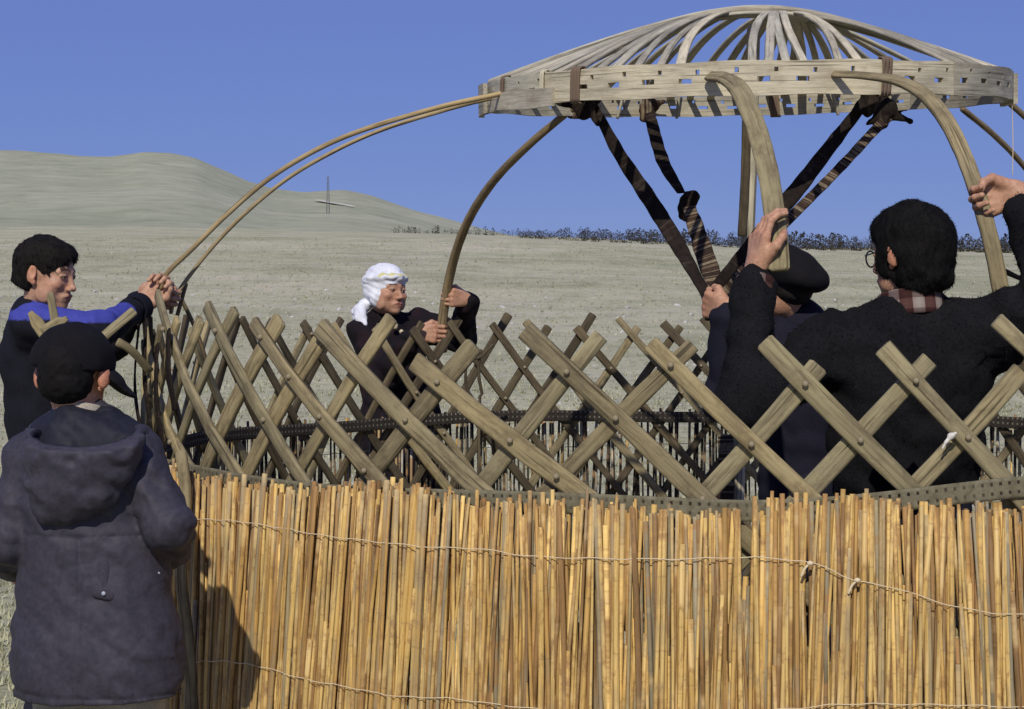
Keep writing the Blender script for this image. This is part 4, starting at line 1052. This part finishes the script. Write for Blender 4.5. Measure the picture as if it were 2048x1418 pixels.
# --- the woman in the white headscarf ---
def make_woman():
    p = Person((P(790, 0, 8.4).x, 8.4, 0), 'woman in a white headscarf and dark dress steadying a bent rafter', 'person')
    J = dict(neck=P(768, 640, 8.42), chest=P(780, 705, 8.42), hip=Vector((P(800, 0, 8.42).x, 8.42, .86)), rsh=P(724, 664, 8.32), lsh=P(838, 650, 8.52), rel=P(770, 748, 8.16), lel=P(922, 676, 8.36))
    legs(J, .86, (.6, -.8, 0))
    Fr = frame((.70, -.71, .0), (.08, 0, 1)); s = 1.0; o = P(773, 581, 8.36)
    p.body.append(head_geo(o, Fr, s, SK_W, J['neck'], fat=1.2, fem=True, nose=.9))
    g, w, ax = hand_geo(False, P(892, 594, 7.96), (.12, .0, 1), (-.75, -.55, .35), .98, (55, 72, 50), SK_W, gr=(.092, 0, -.034), el=J['lel']); p.body.append(g); J['lwr'] = w
    g, w, ax = hand_geo(True, P(880, 668, 7.995), (.05, 0, 1), (.75, -.2, .25), 1.0, (35, 55, 40), SK_W, gr=(.094, 0, -.036), el=J['rel']); p.body.append(g); J['rwr'] = w
    p.body.append(core(SK_W, J, .1))
    b = Blob(.009)
    b.chain([P(772, 664, 8.42), P(782, 720, 8.41), P(800, 800, 8.42), Vector(J['hip'])], [.12, .165, .17, .19], .05, flat=(J['fwd'], 1.15))
    b.cap(J['neck'], P(770, 668, 8.42), .068, .085, .03)
    b.chain([J['hip'], (J['hip'].x, J['hip'].y, .12)], [.19, .25], .04)
    for k in 'rl':
        sh, el, wr = Vector(J[k + 'sh']), Vector(J[k + 'el']), Vector(J[k + 'wr']); wr2 = wr + (el - wr).normalized() * .03
        b.cap(J['chest'], sh, .085, .072, .05); b.chain([sh, el, wr2], [.074, .064, .052], .03)
    V, Fc = cutmesh(b, [((0, 0, .12), (0, 0, -1))], folds(.010, .09, 2., fine=.002))
    col = np.tile(np3((.012, .009, .011)), (len(V), 1)); n = vnoise(V[:, 0], V[:, 1], V[:, 2], .05); col[n > .35] = (.018, .010, .012)
    p.cover('dress', V, Fc, M['cloth'], col)
    for k in 'lr':
        a = np3(J[k + 'an']); b = Blob(.008); b.ell(a + np3(J['fwd']) * .05 + np3((0, 0, -.045)), (.12, .045, .036), .02, M=frame(J['fwd'])); V, Fc = cutmesh(b, [((0, 0, .002), (0, 0, -1))]); p.cover('shoe', V, Fc, M['cloth'], (.02, .015, .012))
    # brooch and open neck of the blouse
    c = np3(o) + np3((.045, -.09, -.165)); mb = MB(); mb.add(icos(c - p.base, .016, 1, (1, .5, 1.2))); mb.add(icos(c - p.base + np3((.03, -.01, -.025)), .012, 1, (1, .5, 1))); p.raw('brooch', mb.mesh('brooch'), mat('brooch_metal', (.55, .45, .28), .4, spec=.6))
    wr = lambda x, y, z: vnoise(x, y, z * .5, .035) * .004 + .0014 * np.sin((z * 1.1 + x * .35) * 170 + 4 * vnoise(x, y, z, .05))
    b = Blob(.004)
    b.ell((-.018, 0, .040), (.106, .092, .090), .02); b.ell((-.052, 0, -.005), (.066, .078, .070), .03)
    for k in range(16):
        a0, a1 = 2 * math.pi * k / 16, 2 * math.pi * (k + 1) / 16; q = lambda a: (-.012 + .103 * math.cos(a), .089 * math.sin(a), .050 + .012 * math.cos(a)); b.cap(q(a0), q(a1), .010, .010, .02)
    b.ell((.004, 0, -.030), (.060, .094, .066), .02); b.ell((.116, 0, -.046), (.066, .066, .080), .010, 's'); b.ell((.065, 0, -.100), (.060, .10, .055), .012, 's')
    b.cap((-.070, -.035, -.050), (-.090, -.050, -.075), .024, .026, .015)
    b.chain([(-.090, -.045, -.068), (-.075, -.090, -.100), (-.035, -.120, -.135), (.010, -.128, -.165)], [.030, .034, .032, .014], .015, flat=((0, 1, 0), 1.3))
    b.chain([(-.100, -.050, -.070), (-.135, -.060, -.105), (-.140, -.065, -.150)], [.024, .022, .012], .015)
    V, Fc = b.mesh(wr); z = V[:, 2]; x = V[:, 0]
    col = np.tile(np3((.76, .76, .80)), (len(V), 1)); yb = (np.abs(z - (.062 + .012 * x / .1) - .004 * np.sin(V[:, 1] * 160)) < .006) & (x > .04); col[yb] = (.62, .56, .26)
    p.cover('headscarf', V @ Fr * s + np3(o), Fc, M['cloth'], col)
    return p.finish()
make_woman()

# --- the older man in the flat cap ---
def make_capman():
    D = 5.72
    p = Person((P(1600, 0, 5.8).x, 5.8, 0), 'man in a dark flat cap and navy jacket pulling the straps', 'person')
    J = dict(neck=P(1590, 640, 5.8), chest=P(1600, 715, 5.8), hip=Vector((P(1600, 0, 5.82).x, 5.82, .84)), lsh=P(1560, 688, 5.62), rsh=P(1580, 680, 5.98), lel=P(1450, 800, 5.55), rel=P(1490, 770, 6.0))
    legs(J, .84, (-.97, -.1, 0))
    Fr = frame((-.74, .52, .34), (0, 0, 1)); s = 1.0; o = P(1562, 568, D)
    p.body.append(head_geo(o, Fr, s, SK_M, J['neck'], fat=.94, neck_r=.052))
    g, w, ax = hand_geo(False, P(1416, 602, 5.62), (.05, -.35, 1), (-.45, .15, 1), 1.04, (62, 78, 52), SK_M, el=J['lel']); p.body.append(g); J['lwr'] = w
    g, w, ax = hand_geo(True, P(1448, 640, 5.98), (.1, 0, 1), (-.8, -.2, .5), 1.0, (62, 78, 52), SK_M, el=J['rel']); p.body.append(g); J['rwr'] = w
    p.body.append(core(SK_M, J, .1))
    b = Blob(.009)
    b.chain([P(1592, 672, 5.8), P(1602, 740, 5.8), P(1602, 830, 5.81), Vector(J['hip'])], [.13, .155, .155, .165], .05, flat=(J['fwd'], 1.25))
    b.cap(Vector(J['neck']) + Vector((.01, 0, -.01)), P(1592, 680, 5.8), .075, .09, .03)
    for k in 'rl':
        sh, el, wr = Vector(J[k + 'sh']), Vector(J[k + 'el']), Vector(J[k + 'wr']); wr2 = wr + (el - wr).normalized() * .02
        b.cap(J['chest'], sh, .09, .074, .05); b.chain([sh, el, wr2], [.076, .064, .052], .03)
    V, Fc = b.mesh(folds(.008, .08, 4.)); p.cover('jacket', V, Fc, M['cloth'], (.014, .0135, .022))
    ringband(p, 'shirt_collar', np3(J['neck']) + np3((-.016, 0, .020)), frame((-.90, -.2, -.25)), .066, .064, .03, .008, M['cloth'], (.62, .56, .42), slope=-.022)
    trousers(p, J, (.016, .016, .024))
    V, Fc = hair_geo(o, Fr, s, [((-.018, 0, .022), (.091, .0765, .080)), ((-.050, 0, .000), (.050, .062, .045))], [((.08, 0, -.03), (.080, .12, .085)), ((-.002, .09, -.02), (.026, .03, .04)), ((-.002, -.09, -.02), (.026, .03, .04))], [((0, 0, -.045), (0, 0, -1))], wr=lambda x, y, z: vnoise(x, y, z, .012) * .002)
    p.cover('hair', V, Fc, M['hair'], (.022, .018, .016))
    b = Blob(.005)
    b.ell((-.006, 0, .066), (.132, .112, .046), .02, M=frame((1, 0, .06))); b.ell((-.012, 0, .040), (.106, .090, .050), .02); b.ell((-.004, 0, .062), (.104, .088, .064), .02); b.ell((-.060, 0, .046), (.080, .105, .042), .02)
    V, Fc = cutmesh(b, [((0, 0, .008), (-.05, 0, -1))], lambda x, y, z: vnoise(x, y, z, .04) * .005); p.cover('flat_cap', V @ Fr * s + np3(o), Fc, M['cloth'], (.010, .009, .010))
    b = Blob(.004); b.ell((.112, 0, .036), (.052, .075, .008), .004, M=frame((1, 0, -.32))); V, Fc = b.mesh(); p.cover('cap_peak', V @ Fr * s + np3(o), Fc, M['cloth'], (.010, .009, .010))
    return p.finish()
make_capman()

# --- the man in the black sweater ---
def make_sweater():
    D = 4.64
    p = Person((P(1815, 0, 4.68).x, 4.68, 0), 'man in a black sweater and glasses seen from behind, both arms raised', 'person')
    J = dict(neck=P(1822, 632, D), chest=P(1818, 730, D + .02), hip=Vector((P(1800, 0, 4.72).x, 4.72, .88)), lsh=P(1662, 700, D), rsh=P(1975, 672, D), lel=P(1494, 808, 4.53), rel=P(2125, 596, 4.52))
    legs(J, .88, (-.15, .99, 0))
    Fr = frame((-.64, .76, -.05)); s = 1.0; o = P(1820, 510, D)
    p.body.append(head_geo(o, Fr, s, SK_M, J['neck'], fat=1.0, ear=.006))
    g, w, ax = hand_geo(False, P(1540, 470, 4.70), (.35, -1, 0), (.12, .12, 1), 1.08, (16, 34, 26), SK_M, gr=(.088, 0, -.026), el=J['lel']); p.body.append(g); J['lwr'] = w
    g, w, ax = hand_geo(True, P(1966, 402, 4.70), (-.25, .1, 1), (-.80, .1, .30), 1.06, (38, 60, 40), SK_M, gr=(.096, 0, -.030), el=J['rel']); p.body.append(g); J['rwr'] = w
    p.body.append(core(SK_M, J, .1))
    b = Blob(.009)
    b.chain([P(1820, 690, D), P(1818, 760, D + .01), P(1812, 880, 4.68), Vector(J['hip']) + Vector((0, 0, .02))], [.150, .20, .195, .185], .06, flat=(J['fwd'], 1.45))
    b.cap(Vector(J['neck']) + Vector((0, 0, -.055)), P(1820, 710, D), .072, .11, .03)
    b.chain([J['lsh'], P(1740, 685, D), P(1822, 690, D), P(1900, 675, D), J['rsh']], [.078, .07, .065, .07, .085], .05)
    for k in 'lr':
        sh, el, wr = Vector(J[k + 'sh']), Vector(J[k + 'el']), Vector(J[k + 'wr']); wr2 = wr + (el - wr).normalized() * (.055 if k == 'l' else .07)
        b.cap(J['chest'], sh, .10, .088, .06); b.chain([sh, el, wr2], [.088, .074, .056], .035)
    fo = folds(.009, .10, 5., zs=.4, fine=.003)
    V, Fc = b.mesh(lambda x, y, z: fo(x, y, z) + .010 * (1 - np.abs(vnoise(x + 2, y, z * .8 - x * .7, .11))) ** 4); p.cover('sweater', V, Fc, M['knit'], (.0115, .0115, .0125))
    VV, FF, cc = strands(V, Fc, 5000, .012, (.010, .010, .011), down=(0, 0, -.3), out=.9, w=.0009, seed=9, jitter=.9); p.cover('sweater_fuzz', VV, FF, M['knit'], cc)
    ringband(p, 'shirt_collar', np3(J['neck']) + np3((.0, .0, .026)), frame((-.3, .95, -.10)), .080, .078, .066, .010, M['plaid'], slope=-.008)
    d = np3(J['lwr']) - np3(J['lel']); d /= np.linalg.norm(d); ringband(p, 'shirt_cuff', np3(J['lwr']) - d * .048, frame(np3((1, 0, 0)) - d * d[0], d), .047, .046, .036, .008, M['plaid'])
    trousers(p, J, (.016, .017, .026), r=(.10, .078, .066), wid=.17)
    wr = lambda x, y, z: vnoise(x, y, z, .035) * .006 + vnoise(x, y, z * .4, .010) * .003
    V, Fc = hair_geo(o, Fr, s, [((-.020, 0, .038), (.106, .091, .092)), ((-.036, 0, -.015), (.084, .090, .080)), ((-.040, 0, -.062), (.070, .076, .048)), ((-.012, .01, .092), (.070, .062, .046)), ((.03, 0, .070), (.074, .078, .056)), ((.028, .064, -.015), (.028, .018, .05)), ((.028, -.064, -.015), (.028, .018, .05))], [((.112, 0, -.03), (.060, .10, .085)), ((-.008, .104, -.020), (.024, .034, .032)), ((-.008, -.104, -.020), (.024, .034, .032))], [((0, 0, -.100), (.1, 0, -1))], wr=wr)
    p.cover('hair', V, Fc, M['hair'], (.0065, .0055, .005))
    VV, FF, cc = strands(V, Fc, 11000, .016, (.006, .0055, .005), out=.30, w=.0007, seed=5, jitter=.45); p.cover('hair_strands', VV, FF, M['hair'], cc)
    mb = MB(); L = lambda q: Vector(tuple(np3(q) @ Fr * s + np3(o) - p.base))
    for y in (-1, 1):
        pts = [(.106 - .010 * abs(.034 + .024 * math.cos(a)) / .06, y * (.034 + .024 * math.cos(a)), -.004 + .021 * math.sin(a)) for a in np.linspace(0, 2 * math.pi, 25)]
        mb.add(sweep([L(q) for q in pts], .005, .0045, tuple(Fr[0]), round_section(6), capround=0))
        mb.add(sweep([L(q) for q in ((.098, y * .059, .004), (.05, y * .080, .008), (-.005, y * .084, .010), (-.02, y * .080, -.006))], .0045, .004, tuple(Fr[2]), round_section(6)))
    mb.add(sweep([L(q) for q in ((.104, -.011, .002), (.108, 0, .006), (.104, .011, .002))], .004, .004, tuple(Fr[2]), round_section(6)))
    p.raw('glasses', mb.mesh('glasses'), M['blackplastic'])
    return p.finish()
make_sweater()

# --- the child in the hooded coat ---
def make_child():
    D = 4.34
    p = Person((P(190, 0, D).x, D, 0), 'child in a black peaked cap and slate hooded coat seen from behind', 'person')
    J = dict(neck=P(158, 838, D), chest=P(165, 930, D), hip=Vector((P(190, 0, D).x, D, .68)), lsh=P(62, 925, D + .02), rsh=P(268, 912, D - .02), lel=P(18, 1085, D - .03), rel=P(336, 1052, 4.24))
    legs(J, .68, (.25, .97, 0), .075)
    Fr = frame((.22, .97, -.06)); s = .95; o = P(146, 752, D)
    p.body.append(head_geo(o, Fr, s, SK_C, J['neck'], fat=.95, neck_r=.046, ear=.013))
    g, w, ax = hand_geo(True, P(330, 1110, 4.60), (-.3, .2, .8), (-.2, 1, -.1), .85, (40, 60, 40), SK_C, el=J['rel']); p.body.append(g); J['rwr'] = w
    g, w, ax = hand_geo(False, P(60, 1150, 4.62), (.3, .3, .8), (.2, 1, .1), .85, (40, 60, 40), SK_C, el=J['lel']); p.body.append(g); J['lwr'] = w
    p.body.append(core(SK_C, J, .09))
    b = Blob(.0058)
    b.chain([P(165, 925, D), P(170, 1000, D), P(185, 1150, D), P(196, 1300, D), P(198, 1440, D)], [.150, .168, .182, .205, .205], .05, flat=(J['fwd'], 1.35))
    b.cap(P(158, 862, D), P(165, 930, D), .075, .12, .05)
    b.chain([J['lsh'], P(160, 895, D), J['rsh']], [.072, .08, .072], .05)
    for k in 'lr':
        sh, el, wr = Vector(J[k + 'sh']), Vector(J[k + 'el']), Vector(J[k + 'wr']); wr2 = wr + (el - wr).normalized() * .02
        b.chain([sh, el, wr2], [.070, .058, .05], .014)
    def wr_(x, y, z):
        n = vnoise(x, y, z * .7, .09); m = vnoise(x + 3, y, z, .035); q = vnoise(x + 9, y, z * 1.6 + x, .05)
        gr_ = lambda d_, w_: .0055 * np.exp(-(d_ / w_) ** 2)
        sx, sz = P(182, 0, D).x, P(0, 1062, D).z
        seam = gr_(x - sx - .02 * (1.0 - z), .0045) * (z < sz) + gr_(z - sz - .10 * (x - sx) ** 2, .0045) * (np.abs(x - sx) < .14) + gr_(z - P(0, 1372, D).z, .005)
        rg = (1 - np.abs(vnoise(x * 1.2 + 4, y * .8, z * .9 + x * .9, .085))) ** 4; rg2 = (1 - np.abs(vnoise(x + 11, y, z * 1.8 - x * .5, .06))) ** 5
        return seam + .010 * n + .002 * m + .006 * q + .0045 * rg + .0025 * rg2 - .002 + .0025 * np.sin((x * .8 + z * 1.1) * 52 + 4 * n) * (n > -.2)
    hem = P(190, 1386, D)
    V, Fc = cutmesh(b, [(hem, (.04, 0, -1))], wr_)
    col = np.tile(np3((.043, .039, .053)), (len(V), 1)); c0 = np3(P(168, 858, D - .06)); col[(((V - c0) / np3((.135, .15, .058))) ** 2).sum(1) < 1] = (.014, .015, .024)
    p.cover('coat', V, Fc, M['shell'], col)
    # hood lying open on the back
    b = Blob(.006)
    hd = D - .14
    b.ell(P(165, 905, hd), (.142, .075, .082), .03); b.ell(P(150, 960, hd), (.112, .060, .088), .03); b.ell(P(128, 1010, hd + .01), (.062, .046, .055), .03)
    ra = [P(62, 868, D - .05), P(90, 893, hd - .03), P(150, 908, hd - .055), P(215, 903, hd - .05), P(262, 882, hd - .01), P(284, 862, D - .04)]
    b.chain(smooth_path(ra, 12), [.017] * 12, .012)
    b.ell(P(168, 868, D - .11), (.116, .080, .060), .010, 's')
    b.ell(P(152, 790, D), (.085, .09, .11), .012, 's')
    pf = P(160, 897, hd - .06); cn = np3((0, -.42, 1)); cn /= np.linalg.norm(cn)
    V, Fc = cutmesh(b, [(pf, cn)], lambda x, y, z: .007 * vnoise(x, y, z, .05) + .004 * vnoise(x + 2, y, z, .022) + .003 * np.sin((z + .3 * x) * 75 + 5 * vnoise(x, y, z, .06)))
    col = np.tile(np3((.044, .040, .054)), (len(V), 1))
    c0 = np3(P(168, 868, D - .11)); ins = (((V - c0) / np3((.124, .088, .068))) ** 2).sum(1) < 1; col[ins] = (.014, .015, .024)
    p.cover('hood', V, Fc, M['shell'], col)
    ringband(p, 'collar', np3(J['neck']) + np3((0, .005, .014)), frame((.2, .95, -.1)), .062, .060, .030, .010, M['cloth'], (.42, .36, .28), slope=-.01)
    # snap tab and pocket welt
    mb = MB(); c = P(207, 1187, 4.186) - Vector(p.base)
    mb.add(icos(c, .0052, 2, (1, .4, 1))); p.raw('snap', mb.mesh('snap'), M['metal'])
    b = Blob(.005); b.cap(P(196, 1184, 4.199), P(220, 1190, 4.199), .017, .015, .008, flat=((0, 1, 0), 1.8)); b.cap(P(206, 1130, 4.21), P(208, 1180, 4.20), .018, .014, .008, flat=((0, 1, 0), 1.8)); V, Fc = b.mesh(); p.cover('tab', V, Fc, M['cloth'], (.05, .044, .058))
    mb = MB(); mb.add(icos(P(318, 1146, 4.23) - Vector(p.base), .003, 1)); p.raw('drawcord_bead', mb.mesh('bead'), M['metal'])
    trousers(p, J, (.36, .33, .25), r=(.095, .078, .07), wid=.14)
    wr = lambda x, y, z: vnoise(x, y, z, .014) * .003
    V, Fc = hair_geo(o, Fr, s, [((-.018, 0, .025), (.096, .077, .086)), ((-.046, 0, -.02), (.060, .064, .055))], [((.105, 0, -.02), (.062, .10, .09)), ((-.004, .092, -.012), (.026, .03, .042)), ((-.004, -.092, -.012), (.026, .03, .042))], [((0, 0, -.066), (.1, 0, -1))], wr=wr); p.cover('hair', V, Fc, M['hair'], (.008, .007, .007))
    VV, FF, cc = strands(V, Fc, 1200, .012, BLACKHAIR, out=.1, w=.0009, seed=8); p.cover('hair_strands', VV, FF, M['hair'], cc)
    Fc2 = frame((.90, .38, -.12)); b = Blob(.0045)
    b.ell((-.004, 0, .036), (.106, .100, .101), .02)
    V, Fc = cutmesh(b, [((0, 0, .018), (.03, 0, -1))], lambda x, y, z: .003 * vnoise(x, y, z, .04)); p.cover('cap_crown', V @ Fc2 * s + np3(o), Fc, M['cloth'], (.009, .008, .010))
    b = Blob(.004); b.ell((.116, 0, -.004), (.062, .072, .009), .006, M=frame((1, 0, -.72))); b.ell((.092, 0, .016), (.040, .076, .014), .012, M=frame((1, 0, -.5)))
    V, Fc = b.mesh(); V[:, 2] -= (np.abs(V[:, 1]) / .075) ** 2 * .016; p.cover('cap_peak', V @ Fc2 * s + np3(o), Fc, M['cloth'], (.010, .009, .011))
    return p.finish()
make_child()
